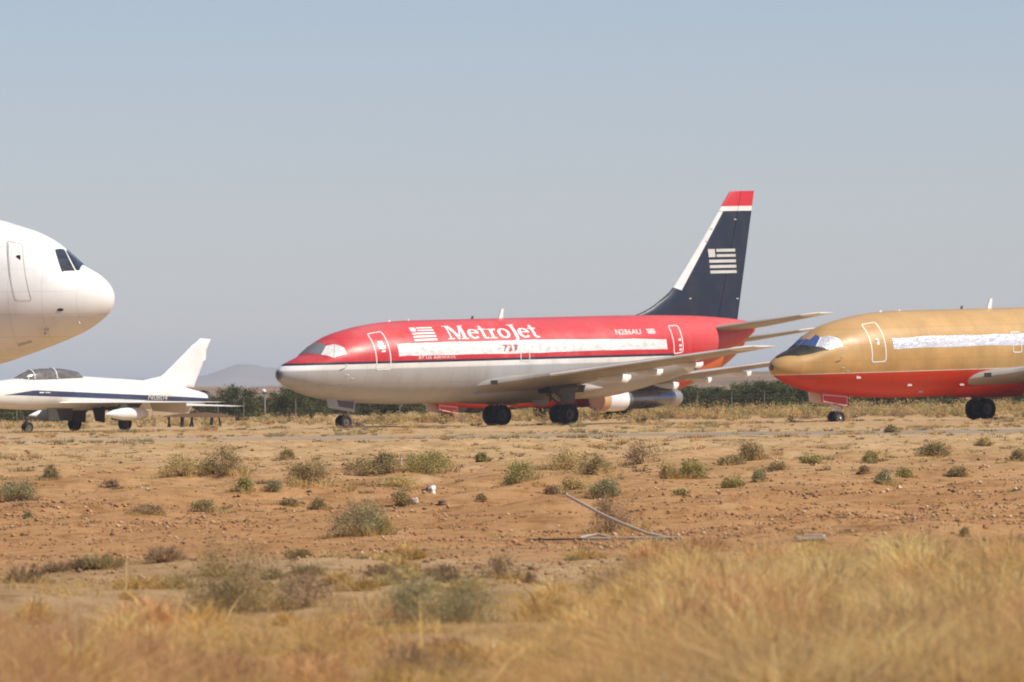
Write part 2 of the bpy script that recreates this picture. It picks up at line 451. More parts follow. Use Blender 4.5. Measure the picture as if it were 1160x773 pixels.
def ragged(top, low, step, jit, seed):
    """a long strip with uneven taped edges: top and low edges as (x, angle) lines"""
    r = np.random.default_rng(seed)
    def walk(L):
        xs = [p[0] for p in L]; x = xs[0]; P = []
        while x < xs[-1]: P.append((x, float(np.interp(x, xs, [p[1] for p in L]))+r.normal(0, jit))); x += step*r.uniform(.5, 1.5)
        return P+[L[-1]]
    return walk(top), walk(low)
def strip(name, B, top, low, mat, parent, seed, lift=.007, step=.7, jit=.28):
    T, L = ragged(top, low, step, jit, seed); V = []; F = []; n = 7
    xs = sorted({round(p[0], 3) for p in T+L})
    for x in xs:
        a = float(np.interp(x, [p[0] for p in T], [p[1] for p in T])); b = float(np.interp(x, [p[0] for p in L], [p[1] for p in L]))
        V += [B.on(x, rad(a+(b-a)*j/(n-1)), lift) for j in range(n)]
    for i in range(len(xs)-1): F += [(i*n+j, (i+1)*n+j, (i+1)*n+j+1, i*n+j+1) for j in range(n-1)]
    return mk(name, V, F, mat, parent, True)
def ribbon(pts, ws):
    L = []; Rr = []
    for i, p in enumerate(pts):
        a = pts[max(i-1, 0)]; b = pts[min(i+1, len(pts)-1)]
        dx, dy = b[0]-a[0], b[1]-a[1]; l = math.hypot(dx, dy) or 1
        w = ws[i]/2; L.append((p[0]-dy/l*w, p[1]+dx/l*w)); Rr.append((p[0]+dy/l*w, p[1]-dx/l*w))
    return [[L[i], L[i+1], Rr[i+1], Rr[i]] for i in range(len(pts)-1)]
def arc(cx, cy, rx, ry, a0, a1, wt, n=14):
    P = []; W = []
    for i in range(n+1):
        a = rad(a0+(a1-a0)*i/n); P.append((cx+rx*math.cos(a), cy+ry*math.sin(a))); W.append(wt[0]+(wt[1]-wt[0])*abs(math.cos(a)))
    return ribbon(P, W)
def rect(x0, x1, y0, y1): return [(x0, y0), (x1, y0), (x1, y1), (x0, y1)]
SERIF = {
 'M': (1.22, [rect(.14, .22, 0, 1), rect(.0, .36, 0, .06), [(0, .94), (.0, 1), (.40, 1), (.30, .94)], [(.16, 1), (.38, 1), (.70, .08), (.58, .0)], [(.92, 1), (1.0, 1), (.66, .0), (.58, .0)], rect(.88, 1.05, 0, 1), rect(.78, 1.18, 0, .06), rect(.92, 1.2, .94, 1)]),
 'e': (.66, arc(.33, .34, .25, .30, 0, 318, (.07, .17))+[rect(.1, .56, .36, .43)]),
 't': (.50, [rect(.15, .30, .1, .92), rect(.0, .46, .61, .68)]+arc(.34, .12, .11, .09, 180, 330, (.08, .13), 8)),
 'r': (.56, [rect(.14, .29, 0, .67), rect(.02, .42, 0, .06), rect(.0, .2, .61, .67)]+ribbon([(.26, .46), (.34, .58), (.44, .63), (.52, .6)], [.06, .1, .14, .12])),
 'o': (.72, arc(.35, .34, .26, .30, 0, 360, (.07, .17), 22)),
 'J': (.46, [rect(.2, .38, .02, 1), rect(.08, .5, .94, 1)]+ribbon([(.29, .1), (.28, -.06), (.2, -.16), (.08, -.17)], [.17, .15, .1, .08])),
}
def serif_word(word):
    P = []; x = 0
    for ch in word:
        w, polys = SERIF[ch]
        P += [[(px+x, py) for px, py in p] for p in polys]; x += w
    return P, x

def block_text(s, size=1.0):
    """plain lettering as flat triangles, from the built-in font"""
    cu = bpy.data.curves.new('t', 'FONT'); cu.body = s; cu.size = size; cu.resolution_u = 3
    o = bpy.data.objects.new('t', cu); COL.objects.link(o)
    dg = bpy.context.evaluated_depsgraph_get(); dg.update()
    me = bpy.data.meshes.new_from_object(o.evaluated_get(dg))
    P = [[(me.vertices[i].co.x, me.vertices[i].co.y) for i in p.vertices] for p in me.polygons]
    bpy.data.objects.remove(o); bpy.data.curves.remove(cu); bpy.data.meshes.remove(me)
    xs = [p[0] for q in P for p in q]; ys = [p[1] for q in P for p in q]
    a, b, c, d = min(xs), max(xs), min(ys), max(ys)
    return [[((x-a)/(b-a), 1-(y-c)/(d-c)) for x, y in q] for q in P]

FOILPTS = None
def airfoil(n=14):
    up = []; lo = []
    for i in range(n+1):
        t = .5*(1-math.cos(PI*i/n))
        y = 5*(.2969*math.sqrt(t)-.126*t-.3516*t*t+.2843*t**3-.1015*t**4)
        up.append((t, y+.012*math.sin(PI*t)*4)); lo.append((t, -y*.8+.0))
    return up[::-1]+lo[1:-1]     # round the section, from the trailing edge over the top
AF = airfoil()
def wing_mesh(name, secs, mat, parent, side, x0, y0=0.0, vertical=False, twist=0.0):
    """secs: (span, x leading, x trailing, z, thickness ratio)"""
    V = []; n = len(AF)
    for (s, xl, xt, z, tc) in secs:
        c = xt-xl
        for t, h in AF:
            dz = h*tc*c - (t*c*math.sin(rad(twist)))
            V.append((xl+t*c-x0, side*s, z+dz))
    F = []
    for i in range(len(secs)-1):
        F += [(i*n+j, i*n+(j+1) % n, (i+1)*n+(j+1) % n, (i+1)*n+j) for j in range(n)]
    F += [tuple(range(n)), tuple(range((len(secs)-1)*n, len(secs)*n))]
    return mk(name, V, F, mat, parent, True, sharp=35)

def wheel(name, c, r, w, parent, mats=None, n=36):
    g = Geo(); h = w/2
    g.m = 0
    g.lathe([(-h*.7, r*.55), (-h, r*.68), (-h, r*.86), (-h*.8, r*.97), (-h*.3, r), (h*.3, r), (h*.8, r*.97), (h, r*.86), (h, r*.68), (h*.7, r*.55)], c, 'Y', n)
    g.m = 1
    g.lathe([(-h*.7, r*.56), (-h*.55, r*.5), (-h*.5, r*.22), (-h*.85, r*.2), (-h*.85, .001)], c, 'Y', n)
    g.lathe([(h*.7, r*.56), (h*.55, r*.5), (h*.5, r*.22), (h*.85, r*.2), (h*.85, .001)], c, 'Y', n)
    return g.done(name, mats or [M['rubber'], M['hub']], parent, True, 35)

X0 = 15.3
def fin_half(x, z, le, te):
    t = (x-le)/(te-le); t = min(max(t, 0), 1)
    y = 5*(.2969*math.sqrt(t)-.126*t-.3516*t*t+.2843*t**3-.1036*t**4)
    return y*FIN_T(z)
FIN_LE = pchip([4.4, 5.2, 5.45, 5.85, 6.3, 6.7, 11.2], [20.0, 22.0, 22.75, 23.5, 24.2, 24.57, 28.2])
FIN_TE = pchip([4.4, 11.2], [28.4, 29.75]); FIN_HINGE = pchip([4.4, 11.2], [27.05, 28.85])
FIN_T = pchip([4.4, 6.5, 11.2], [.30, .38, .17])
def fin_meshes(parent, mat):
    zs = [4.4, 4.8, 5.0, 5.2, 5.35, 5.5, 5.7, 5.9, 6.1, 6.3, 6.5, 6.8, 7.5, 8.5, 9.5, 10.5, 11.1, 11.2]
    for name in ('tail_fin', 'rudder'):
        V = []; ring = None
        for z in zs:
            a, b, h = FIN_LE(z), FIN_TE(z), FIN_HINGE(z)
            if name == 'tail_fin': ts = [a+(h-.015-a)*(.5*(1-math.cos(PI*i/18))) for i in range(19)]
            else: ts = [h+.015+(b-h-.015)*i/6 for i in range(7)]
            k = .6 if z == zs[-1] else 1
            L = [(x-X0, -fin_half(x, z, a, b)*k, z) for x in ts]; Rr = [(x-X0, fin_half(x, z, a, b)*k, z) for x in ts[::-1]]
            loop = L+Rr; ring = len(loop); V += loop
        F = []
        for i in range(len(zs)-1):
            F += [(i*ring+j, i*ring+(j+1) % ring, (i+1)*ring+(j+1) % ring, (i+1)*ring+j) for j in range(ring)]
        F += [tuple(range(ring)), tuple(range((len(zs)-1)*ring, len(zs)*ring))]
        o = mk(name, V, F, mat, parent, True, sharp=30)
        if name == 'tail_fin': fin = o
        else: o.parent = fin
    return fin

def airliner(B, name, label, skin, fin_mat, loc, yaw, pitch, group, livery, engines, nose_drop=.14, gear_drop=0.0):
    t = thing(name, label, 'airliner', loc, yaw, pitch, group)
    fus = body_mesh('fuselage', B, skin, t)
    # belly fairing between the wings
    fb = Body([(0, 1.65, 1.60, .3, 1.62), (.6, 1.75, 1.36, .75, 1.6), (1.6, 1.95, 1.18, 1.2, 1.6), (2.8, 2.2, 1.10, 1.62, 1.66), (4, 2.35, 1.07, 1.86, 1.75), (6.6, 2.4, 1.08, 1.92, 1.75), (8.2, 2.15, 1.22, 1.7, 1.75), (9.6, 1.8, 1.62, 1.2, 1.72)], X0-9.4)
    body_mesh('belly_fairing', fb, M['wing'] if livery == 'metro' else skin, t, 40, .5)
    for s in (-1, 1):
        secs = [(1.2, 10.65, 17.35, 1.95, .13), (1.9, 11.25, 17.2, 2.05, .13), (4.7, 12.75, 16.95, 2.42, .12), (9.5, 15.12, 18.05, 3.02, .105), (13.75, 17.25, 19.05, 3.55, .1), (14.05, 17.75, 19.1, 3.6, .05)]
        w = wing_mesh('wing', secs, M['wing'], t, s, X0, twist=1.0)
        wing_mesh('wing_tip', [(13.2, 16.93, 18.95, 3.485, .108), (13.77, 17.24, 19.075, 3.553, .106), (14.07, 17.73, 19.12, 3.602, .06)], M['white'], w, s, X0, twist=1.0)
        wing_mesh('leading_edge', [(4.75, 12.76, 13.35, 2.43, .30), (13.2, 16.92, 17.24, 3.478, .26)], M['white'] if livery != 'gold' else M['wing'], w, s, X0, twist=-2)
        # landing lamp in the root of the leading edge
        g = Geo(); g.box((11.38-X0, s*2.2, 2.14), (.12, .34, .2), Matrix.Rotation(s*-.7, 3, 'Z')); g.done('landing_light', M['glass'], w)
        for (fy, fx, fz, L, H) in ((4.95, 16.95, 2.36, 1.5, .42), (7.0, 17.35, 2.62, 1.3, .33), (9.3, 18.0, 2.93, 1.2, .28)):
            g = Geo(); rows = [(-L, .02, .03, 0), (-L*.6, .11, .16, -.03), (-L*.1, .15, H*.5, -.08), (L*.22, .15, H*.52, -.10), (L*.42, .05, .10, -.02)]
            V = []; n = 10
            for (dx, wy, hz, oz) in rows:
                for j in range(n):
                    a = 2*PI*j/n; V.append((fx+dx-X0, s*fy+wy*math.copysign(abs(math.cos(a))**.6, math.cos(a)), fz-.1+oz+hz*math.copysign(abs(math.sin(a))**.6, math.sin(a))))
            F = [(i*n+j, i*n+(j+1) % n, (i+1)*n+(j+1) % n, (i+1)*n+j) for i in range(len(rows)-1) for j in range(n)]+[tuple(range(n)), tuple(range(n*(len(rows)-1), n*len(rows)))]
            mk('flap_fairing', V, F, M['white'], w, True, sharp=45)
        h = wing_mesh('stabilizer', [(.25, 25.95, 29.35, 4.42, .1), (1.0, 26.4, 29.5, 4.5, .1), (5.25, 28.75, 30.0, 5.06, .09), (5.45, 29.1, 30.05, 5.1, .05)], M['wing'], t, s, X0)
        wing_mesh('stabilizer_tip', [(4.8, 28.47, 29.95, 5.0, .1), (5.27, 28.74, 30.02, 5.063, .098), (5.48, 29.08, 30.08, 5.103, .06)], M['white'], h, s, X0)
        # main gear
        g = Geo(); zg = gear_drop
        yl = s*2.6
        g.tube([(0, yl, 2.1), (0, yl, 1.25)], .14); g.tube([(0, yl, 1.25), (0, yl, .42+zg)], .09)
        g.tube([(0, yl-.62, .5+zg), (0, yl+.62, .5+zg)], .07)
        g.tube([(.05, yl, 1.2), (.1, s*1.3, 1.75)], .06); g.tube([(-.1, yl, 1.3), (-1.1, yl-s*.1, 2.0)], .05)
        g.tube([(.14, yl, 1.15), (.38, yl, .85+zg*.5), (.1, yl, .55+zg)], .045)
        g.tube([(-.12, yl+.1, 1.9), (-.12, yl+.1, .6+zg)], .02); g.tube([(.1, yl-.1, 1.8), (.12, yl-.12, .55+zg)], .018)
        mg = g.done('main_gear', M['strut'], t, True, 50)
        for dy in (-.40, .40): wheel('wheel', (0, yl+dy, .5+zg), .5, .34, mg)
        g = Geo(); g.plate([(-.5, 1.75), (.55, 1.8), (.42, 1.05), (-.3, 1.0)], .05, 'Y', yl+s*.28); g.done('gear_door', M['strut'], mg)
        g = Geo(); g.plate([(-.9, 1.55), (1.0, 1.55), (1.15, 1.9), (-1.1, 1.9)], 1.7, 'Y', s*2.05); g.done('wheel_well', M['dark_metal'], t)
        for k, (a, b, r, mm) in enumerate((((-.5, 1.4, 1.75), (-.1, 2.5, .95), .05, 'strut'), ((.5, 1.5, 1.75), (.12, 2.55, 1.1), .045, 'hub'), ((-.75, 2.2, 1.75), (-.15, 2.6, 1.25), .03, 'steel'), ((.65, 2.9, 1.8), (.1, 2.65, 1.0), .035, 'tan'),
                ((-.35, 1.9, 1.7), (-.3, 1.95, 1.12), .06, 'hub'), ((.35, 1.7, 1.7), (.42, 1.65, 1.2), .04, 'wing'), ((.2, 2.3, 1.7), (.2, 2.35, .55), .015, 'rubber'), ((-.2, 2.85, 1.7), (-.12, 2.8, .6), .014, 'rubber'))):
            g = Geo(); g.tube([(a[0], s*a[1], a[2]), ((a[0]+b[0])/2+.03, s*((a[1]+b[1])/2+.04), (a[2]+b[2])/2-.02), (b[0], s*b[1], b[2])], r, 8); g.done('gear_brace' if r > .02 else 'brake_hose', M[mm], mg, True)
        g = Geo(); g.plate([(-.9, 1.45), (.2, 1.42), (.1, .95), (-.7, 1.0)], .04, 'Y', s*1.15); g.done('gear_door', M['wing'], mg)
    # nose gear and its two hanging doors
    g = Geo(); nx = 3.9-X0; nz = nose_drop
    g.tube([(nx+.1, 0, 1.7), (nx+.02, 0, .75+nz*.6)], .09); g.tube([(nx+.02, 0, .8+nz*.6), (nx, 0, .3+nz)], .06)
    g.tube([(nx, -.3, .31+nz), (nx, .3, .31+nz)], .045); g.tube([(nx-.1, 0, .9+nz*.5), (nx-.9, 0, 1.5)], .04)
    g.tube([(nx+.1, 0, .85+nz*.5), (nx+.3, 0, .62+nz), (nx+.08, 0, .38+nz)], .035)
    g.box((nx-.12, 0, .85+nz*.6), (.14, .3, .16))
    ng = g.done('nose_gear', M['strut'] if livery == 'metro' else M['white'] if livery == 'gold' else M['orange'], t, True, 50)
    for dy in (-.19, .19): wheel('wheel', (nx, dy, .31+nz), .31, .2, ng)
    for s in (-1, 1):
        dmat = {'metro': M['steel'], 'gold': M['white'], 'red_gold': M['white']}[livery]
        if livery == 'metro' and s > 0: continue
        g = Geo(); g.plate([(2.6-X0, 1.62), (4.3-X0, 1.42), (4.25-X0, .86+nz*.2), (2.68-X0, 1.12+nz*.2)], .04, 'Y', s*.42)
        g.m = 1; g.plate([(3.2-X0, 1.50), (4.22-X0, 1.40), (4.18-X0, 1.02+nz*.2), (3.3-X0, 1.16+nz*.2)], .052, 'Y', s*.42)
        d = g.done('gear_door', [M['steel'], M['strut']] if livery == 'metro' else [M['white'], M['white']] if s > 0 else [M['red'], M['red']] if livery == 'gold' else [M['orange'], M['orange']], ng)
        if livery != 'metro' and s < 0:
            g = Geo()
            P = [(2.72-X0, 1.46), (4.2-X0, 1.33), (4.18-X0, .92+nz*.2), (2.76-X0, 1.15+nz*.2), (2.72-X0, 1.46)]
            for a, b in zip(P[:-1], P[1:]): g.tube([(a[0], s*.44, a[1]), (b[0], s*.44, b[1])], .018, 6)
            g.done('door_trim', M['mark'], d)
    # aerials along the roof
    for (ax, az, h, w, m) in ((13.45, 5.2, .46, .26, 'white'), (11.75, 5.19, .16, .14, 'dark_metal'), (6.6, 5.15, .09, .2, 'white'), (7.8, 5.19, .07, .16, 'white')):
        g = Geo(); g.plate([(ax-X0, az-.06), (ax+w-X0, az-.06), (ax+w*1.35-X0, az+h), (ax+w*.75-X0, az+h)], .05, 'Y', 0); g.done('antenna', M[m], t)
    for (px, th) in ((3.0, 3), (3.05, -14), (3.35, -20)):
        g = Geo(); p = B.on(px, rad(th), 0); q = B.on(px, rad(th), .13); g.tube([tuple(p), tuple(q), (q[0]-.22, q[1], q[2]+.0)], .018, 6)
        g.done('air_probe', M['steel'], t)
    # cockpit glass, forward doors, window covers
    for s in (-1, 1):
        front = [(1.72, 89), (1.80, 62), (1.98, 46), (2.42, 60), (2.47, 89)]
        sidew = [(1.99, 45.2), (2.44, 59.5), (2.76, 53.5), (3.08, 37), (3.10, 23), (2.40, 23)]
        if livery == 'gold':
            ws = decal('windshield', B, [front], M['blue_film'], t, .008, s, (.12, 4)); decal('window_cover', B, [sidew], M['foil'], t, .012, s, (.12, 4))
            decal('glare_shield', B, [[(.34, 89), (.34, 79), (1.03, 40), (1.6, 33), (2.2, 25.5), (2.36, 23), (1.97, 45.5), (1.79, 61.5), (1.71, 89)]], M['black'], t, .006, s, (.08, 3))
            decal('window_post', B, [[(2.1, 89), (2.1, 75), (2.45, 75), (2.46, 89)]], M['tan'], ws, .012, s, (.12, 4))
        else:
            decal('windshield', B, [front], M['paper_glare'], t, .008, s, (.12, 4)); decal('window_cover', B, [sidew], M['band'], t, .012, s, (.12, 4))
        # window posts
        for P in ([(1.98, 46), (2.43, 60)], [(2.40, 23), (2.78, 52)]):
            pts = [tuple(B.on(P[0][0]+(P[1][0]-P[0][0])*k/4, rad(P[0][1]+(P[1][1]-P[0][1])*k/4), .014, s)) for k in range(5)]
            g = Geo(); g.tube(pts, .018, 6); g.done('window_frame', M['seam'] if livery != 'gold' else M['mark'], t)
    d = patch('door', B, 4.60, 5.46, -11.5, 54, skin, t)
    outline('door_trim', B, 4.60, 5.46, -11.5, 54, .055, M['mark'], d)
    g = Geo(); p = B.on(5.05, rad(20), .02); g.box(tuple(p), (.2, .03, .06)); g.done('door_handle', M['seam'], d)
    if livery == 'metro':
        d2 = patch('door', B, 23.02, 23.72, -9, 43, skin, t); outline('door_trim', B, 23.02, 23.72, -9, 43, .055, M['mark'], d2, R=1.7)
        for z0 in (14, 4, -3): g = Geo(); p = B.on(23.5, rad(z0), .014); g.box(tuple(p), (.16, .02, .12)); g.done('door_placard', M['mark'], d2)
        for q in ([(4.9, 35), (5.18, 34), (5.2, 28), (4.92, 28)], [(4.86, 27), (5.26, 26), (5.26, 20.5), (4.86, 21)], [(4.98, 18), (5.2, 18), (5.2, 15.5), (4.98, 15.5)]): decal('door_placard', B, [q], M['mark'], d, .012)
        import_word(B, t)
    else:
        decal('door_placard', B, [[(4.98, 24), (5.12, 24), (5.12, 14), (4.98, 14)]], M['mark'], d, .012)
    ex = patch('overwing_exit', B, 13.28, 13.86, -5.5, 24, skin, t, .004)
    outline('door_trim', B, 13.28, 13.86, -5.5, 24, .04, M['mark'], ex, .017, r=.1)
    if livery == 'metro':
        strip('window_band', B, [(5.93, 25.5), (13.9, 25.3), (17.2, 24.3), (20.6, 22), (22.58, 17.5)], [(5.93, 6.5), (7, 6), (13.9, 5), (17.1, 6.6), (20.5, 6), (22.58, 1)], M['band'], t, 4)
        fm = quadmap([(7.12, 55), (8.49, 54.6), (8.42, 28.5), (7.04, 28.2)])
        decal('flag_emblem', B, [[fm(*p) for p in q] for q in FLAG], M['mark'], t, .008, cut=(.4, 3))
    else:
        strip('window_band', B, [(5.9, 21), (13.6, 21), (22, 18)], [(5.9, 4.5), (13.6, 5), (22, 3)], M['foil'], t, 6, jit=.45)
        for (px, th) in ((4.05, -33), (7.3, -46), (8.3, -60), (10.6, -48)):
            g = Geo(); p = B.on(px, rad(th), .01); g.box(tuple(p), (.26, .03, .12)); g.done('access_panel', M['seam'], t)
    fin = fin_meshes(t, fin_mat)
    if livery == 'metro':
        # the same flag on the fin
        fq = quadmap([(26.56, 8.36), (28.36, 8.36), (28.46, 7.16), (26.68, 7.16)])
        V = []; F = []
        for q in FLAG:
            n = 9; a, b, c, d_ = q
            k = len(V)
            for i in range(n):
                for (p, r_) in ((a, b), (d_, c)):
                    u = p[0]+(r_[0]-p[0])*i/(n-1); v = p[1]
                    x, z = fq(u, v)
                    V.append((x-X0, -fin_half(x, z, FIN_LE(z), FIN_TE(z))-.016, z))
            F += [(k+2*i, k+2*i+2, k+2*i+3, k+2*i+1) for i in range(n-1)]
        mk('flag_emblem', V, F, M['fin_mark'], fin)
        for x, z in ((26.9, 9.35), (26.55, 8.75), (25.35, 5.95), (28.5, 5.9), (28.4, 9.8)):
            g = Geo(); g.box((x-X0, -fin_half(x, z, FIN_LE(z), FIN_TE(z))-.012, z), (.13, .02, .06)); g.done('access_panel', M['seam'], fin)
    # engines, where they are still hung
    if engines:
        for s in (-1, 1):
            c = (.3, s*4.83, 1.52); g = Geo()
            g.m = 0; g.lathe([(10.95-X0, .50), (10.9-X0, .56), (11.0-X0, .62), (11.9-X0, .64), (12.5-X0, .61)], c, 'X', 40)
            g.m = 1; g.lathe([(12.5-X0, .61), (12.53-X0, .54), (14.0-X0, .54), (15.8-X0, .5), (16.6-X0, .44), (16.62-X0, .3)], c, 'X', 40)
            g.m = 2; g.lathe([(16.4-X0, .46), (17.3-X0, .42), (17.3-X0, .2), (17.2-X0, .01)], c, 'X', 32)
            e = g.done('engine', [M['white'], M['core'], M['steel']], t, True, 40)
            g = Geo(); g.lathe([(10.6-X0, .001), (10.55-X0, .5), (10.42-X0, .57), (10.98-X0, .60)], c, 'X', 36); g.done('inlet_cover', M['tan'], e, True, 35)
            g = Geo(); g.plate([(12.3-X0, 1.8), (16.6-X0, 1.75), (17.0-X0, 2.5), (12.9-X0, 2.5)], .22, 'Y', s*4.83); g.done('pylon', M['dark_metal'], e)
    return t

def import_word(B, t):
    P, W = serif_word('MetroJet')
    q = quadmap([(9.12, 56.5), (14.68, 55.5), (14.75, 29), (9.10, 29.6)])
    polys = [[q(x/W, 1-y) for x, y in p] for p in P]
    decal('name_lettering', B, polys, M['mark'], t, .008, cut=(.3, 3))
    q = quadmap([(7.1, 5.3), (9.3, 4.5), (9.3, 0.4), (7.1, .9)])
    for w_, a_, b_ in (('BY', 0, .14), ('US', .19, .34), ('AIRWAYS', .39, 1)):
        decal('small_lettering', B, [[q(a_+(b_-a_)*p[0], p[1]) for p in r] for r in block_text(w_)], M['mark'], t, .008)
    q = quadmap([(12.25, 18.8), (13.18, 18.5), (13.18, 8.5), (12.25, 8.5)])
    tt = block_text('737')
    decal('crest_emblem', B, [[q(*p) for p in r] for r in tt], M['red_mark'], t, .018)
    for r in ([(0, .0), (.2, 0), (.34, .3), (.22, .5)], [(.8, 0), (1.04, 0), (.9, .9), (.74, .6)], [(.36, .62), (.64, .62), (.5, 1.04)]): decal('crest_trim', B, [[q(*p) for p in r]], M['grey_mark'], t, .013)
    q = quadmap([(19.5, 39.5), (21.1, 38.5), (21.05, 29), (19.45, 30)])
    decal('registration_lettering', B, [[q(*p) for p in r] for r in block_text('N286AU')], M['mark'], t, .008)
    q = quadmap([(21.5, 38), (22.02, 37.6), (22.0, 29), (21.5, 29.3)])
    decal('flag_emblem', B, [[q(*p) for p in r] for r in FLAG], M['mark'], t, .008)

JET = Body(JET_ROWS, X0)
# ------------------------------------------------------------------ the airliners
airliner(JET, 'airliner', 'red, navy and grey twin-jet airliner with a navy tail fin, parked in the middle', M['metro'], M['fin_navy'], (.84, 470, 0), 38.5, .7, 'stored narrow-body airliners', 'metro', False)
airliner(JET, 'airliner', 'gold and red airliner with silver foil over its windows, nose beside the red airliner\'s tail', M['gold'], M['gold'], (23.53, 452, .02), 40, .8, 'stored narrow-body airliners', 'gold', False, .06)
airliner(JET, 'airliner', 'airliner with orange-red belly and hung engines, almost hidden behind the red and navy airliner', M['orange_tail'], M['orange_tail'], (3.81, 532, -.38), 50, .7, 'stored narrow-body airliners', 'red_gold', True, .42, .36)

# the big white jet coming in at the side
WB = Body(WIDE_ROWS, 6.0)
t = thing('widebody_airliner', 'big all-white widebody airliner showing only its rounded nose and cockpit windows', 'airliner', (-18.84, 320, 0), 165, 0)
body_mesh('fuselage', WB, M['white_jet'], t, 96, 1.0)
for s in (1, -1):
    a = decal('cockpit_window', WB, [[(1.72, 88), (1.76, 70), (1.40, 38.5), (1.07, 54), (1.35, 88)] if False else [(1.78, 67), (1.64, 86), (1.07, 53), (1.385, 37.5)]], M['glass'], t, .01, s, (.08, 3))
    b = decal('cockpit_window', WB, [[(1.60, 88.5), (1.60, 87.5), (1.04, 56), (.97, 60), (1.03, 88.5)]], M['glass'], t, .01, s, (.08, 3))
    d = decal('door', WB, [[(2.22, -5), (2.70, -5), (3.12, 49), (2.70, 52)]], M['white_jet'], t, .004, s, (.2, 3))
    outline('door_trim', WB, 2.2, 2.71, -5.6, 51.5, .022, M['seam'], d, .012, s, R=2.2, r=.1, shear=.0083)
    g = Geo(); p = WB.on(2.70, rad(35), .012, s); g.box(tuple(p), (.12, .04, .16)); g.done('door_handle', M['dark_metal'], d)
    decal('sensor_plate', WB, [[(1.39+.10*math.cos(k*PI/6), -18.7+2.3*math.sin(k*PI/6)) for k in range(12)]], M['dark_metal'], t, .01, s)
    wing_mesh('wing', [(2.0, 15, 25.2, 3.0, .12), (8, 19.5, 26.5, 3.7, .11), (23.5, 31, 34, 5.2, .1)], M['wing'], t, s, 6.0)
    wing_mesh('stabilizer', [(.6, 43.5, 49, 6.6, .1), (8, 48.5, 51, 7.3, .1)], M['wing'], t, s, 6.0)
    g = Geo(); g.tube([(18, s*4.8, 3.2), (18, s*4.8, .7)], .22); g.tube([(17.2, s*4.8, .62), (18.8, s*4.8, .62)], .12)
    mg = g.done('main_gear', M['strut'], t, True)
    for dx in (17.3, 18.7):
        for dy in (-.55, .55): wheel('wheel', (dx, s*4.8+dy, .62), .62, .45, mg)
V = [(43-6, 0, 7.9), (47, 0, 16.2), (50, 0, 16.2), (46.5, 0, 7.5)]
g = Geo(); g.plate([(36, 7.8), (43, 16), (46.4, 16), (44.0, 7.3)], .45, 'Y'); g.done('tail_fin', M['white'], t)
g = Geo(); g.tube([(.4, 0, 2.7), (.2, 0, .5)], .12); g.tube([(.2, -.4, .5), (.2, .4, .5)], .08); ng = g.done('nose_gear', M['strut'], t, True)
for dy in (-.32, .32): wheel('wheel', (.2, dy, .5), .5, .35, ng)
for px_, th in ((.95, -47), (2.0, -50)):
    g = Geo(); p = WB.on(px_, rad(th), 0, 1); q = WB.on(px_, rad(th), .14, 1); g.tube([tuple(p), tuple(q)], .03, 6); g.done('antenna', M['seam'], t)
for q in ([(1.85, -43), (2.0, -43), (2.0, -47), (1.85, -47)], [(2.5, -56), (2.95, -56), (2.95, -60), (2.5, -60)]): decal('access_panel', WB, [q], M['seam'], t, .01, 1)

# the two-seat fighter
FB = Body(FIGHTER_ROWS, 8.0)
t = thing('jet_fighter', 'white two-seat jet fighter with a navy side stripe and swept fin', 'fighter jet', (-20.44, 470, 0), 41, 0)
fus = body_mesh('fuselage', FB, M['fighter'], t, 64, .3)
g = Geo(); g.lathe([(15.0-8, .40), (15.25-8, .38), (15.25-8, .33), (14.6-8, .28), (14.6-8, .01)], (0, 0, 1.51), 'X', 28); g.done('tailpipe', M['dark_metal'], t, True, 40)
g = Geo(); V = []; n = 20     # canopy shell over both seats
rows = [(3.25, .02, .03), (3.5, .22, .11), (3.9, .34, .26), (4.35, .40, .38), (4.9, .42, .42), (5.5, .42, .42), (6.1, .41, .40), (6.7, .39, .33), (7.15, .36, .24), (7.35, .32, .03)]
for (x, w, h) in rows:
    zb = FB.top(math.sqrt(x))-.10
    for j in range(n+1):
        a = PI*j/n; V.append((x-8, -w*math.cos(a), zb+(h+.08)*math.sin(a)))
F = [(i*(n+1)+j, i*(n+1)+j+1, (i+1)*(n+1)+j+1, (i+1)*(n+1)+j) for i in range(len(rows)-1) for j in range(n)]
can = mk('canopy', V, F, M['canopy'], t, True, sharp=60)
for (x, w, h) in ((4.28, .40, .365), (5.62, .425, .42)):
    zb = FB.top(math.sqrt(x))-.10; g = Geo()
    g.tube([(x-8+.0, -(w+.012)*math.cos(PI*j/16), zb+(h+.095)*math.sin(PI*j/16)) for j in range(17)], .035, 8); g.done('canopy_frame', M['white'], can, True)
for x in (3.55, 3.9):
    w, h = (.24, .13) if x < 3.6 else (.34, .27); zb = FB.top(math.sqrt(x))-.10; g = Geo()
    g.tube([(x-8+.25*math.sin(PI*j/12), -(w+.01)*math.cos(PI*j/12), zb+(h+.09)*math.sin(PI*j/12)) for j in range(13)], .018, 6); g.done('canopy_frame', M['white'], can, True)
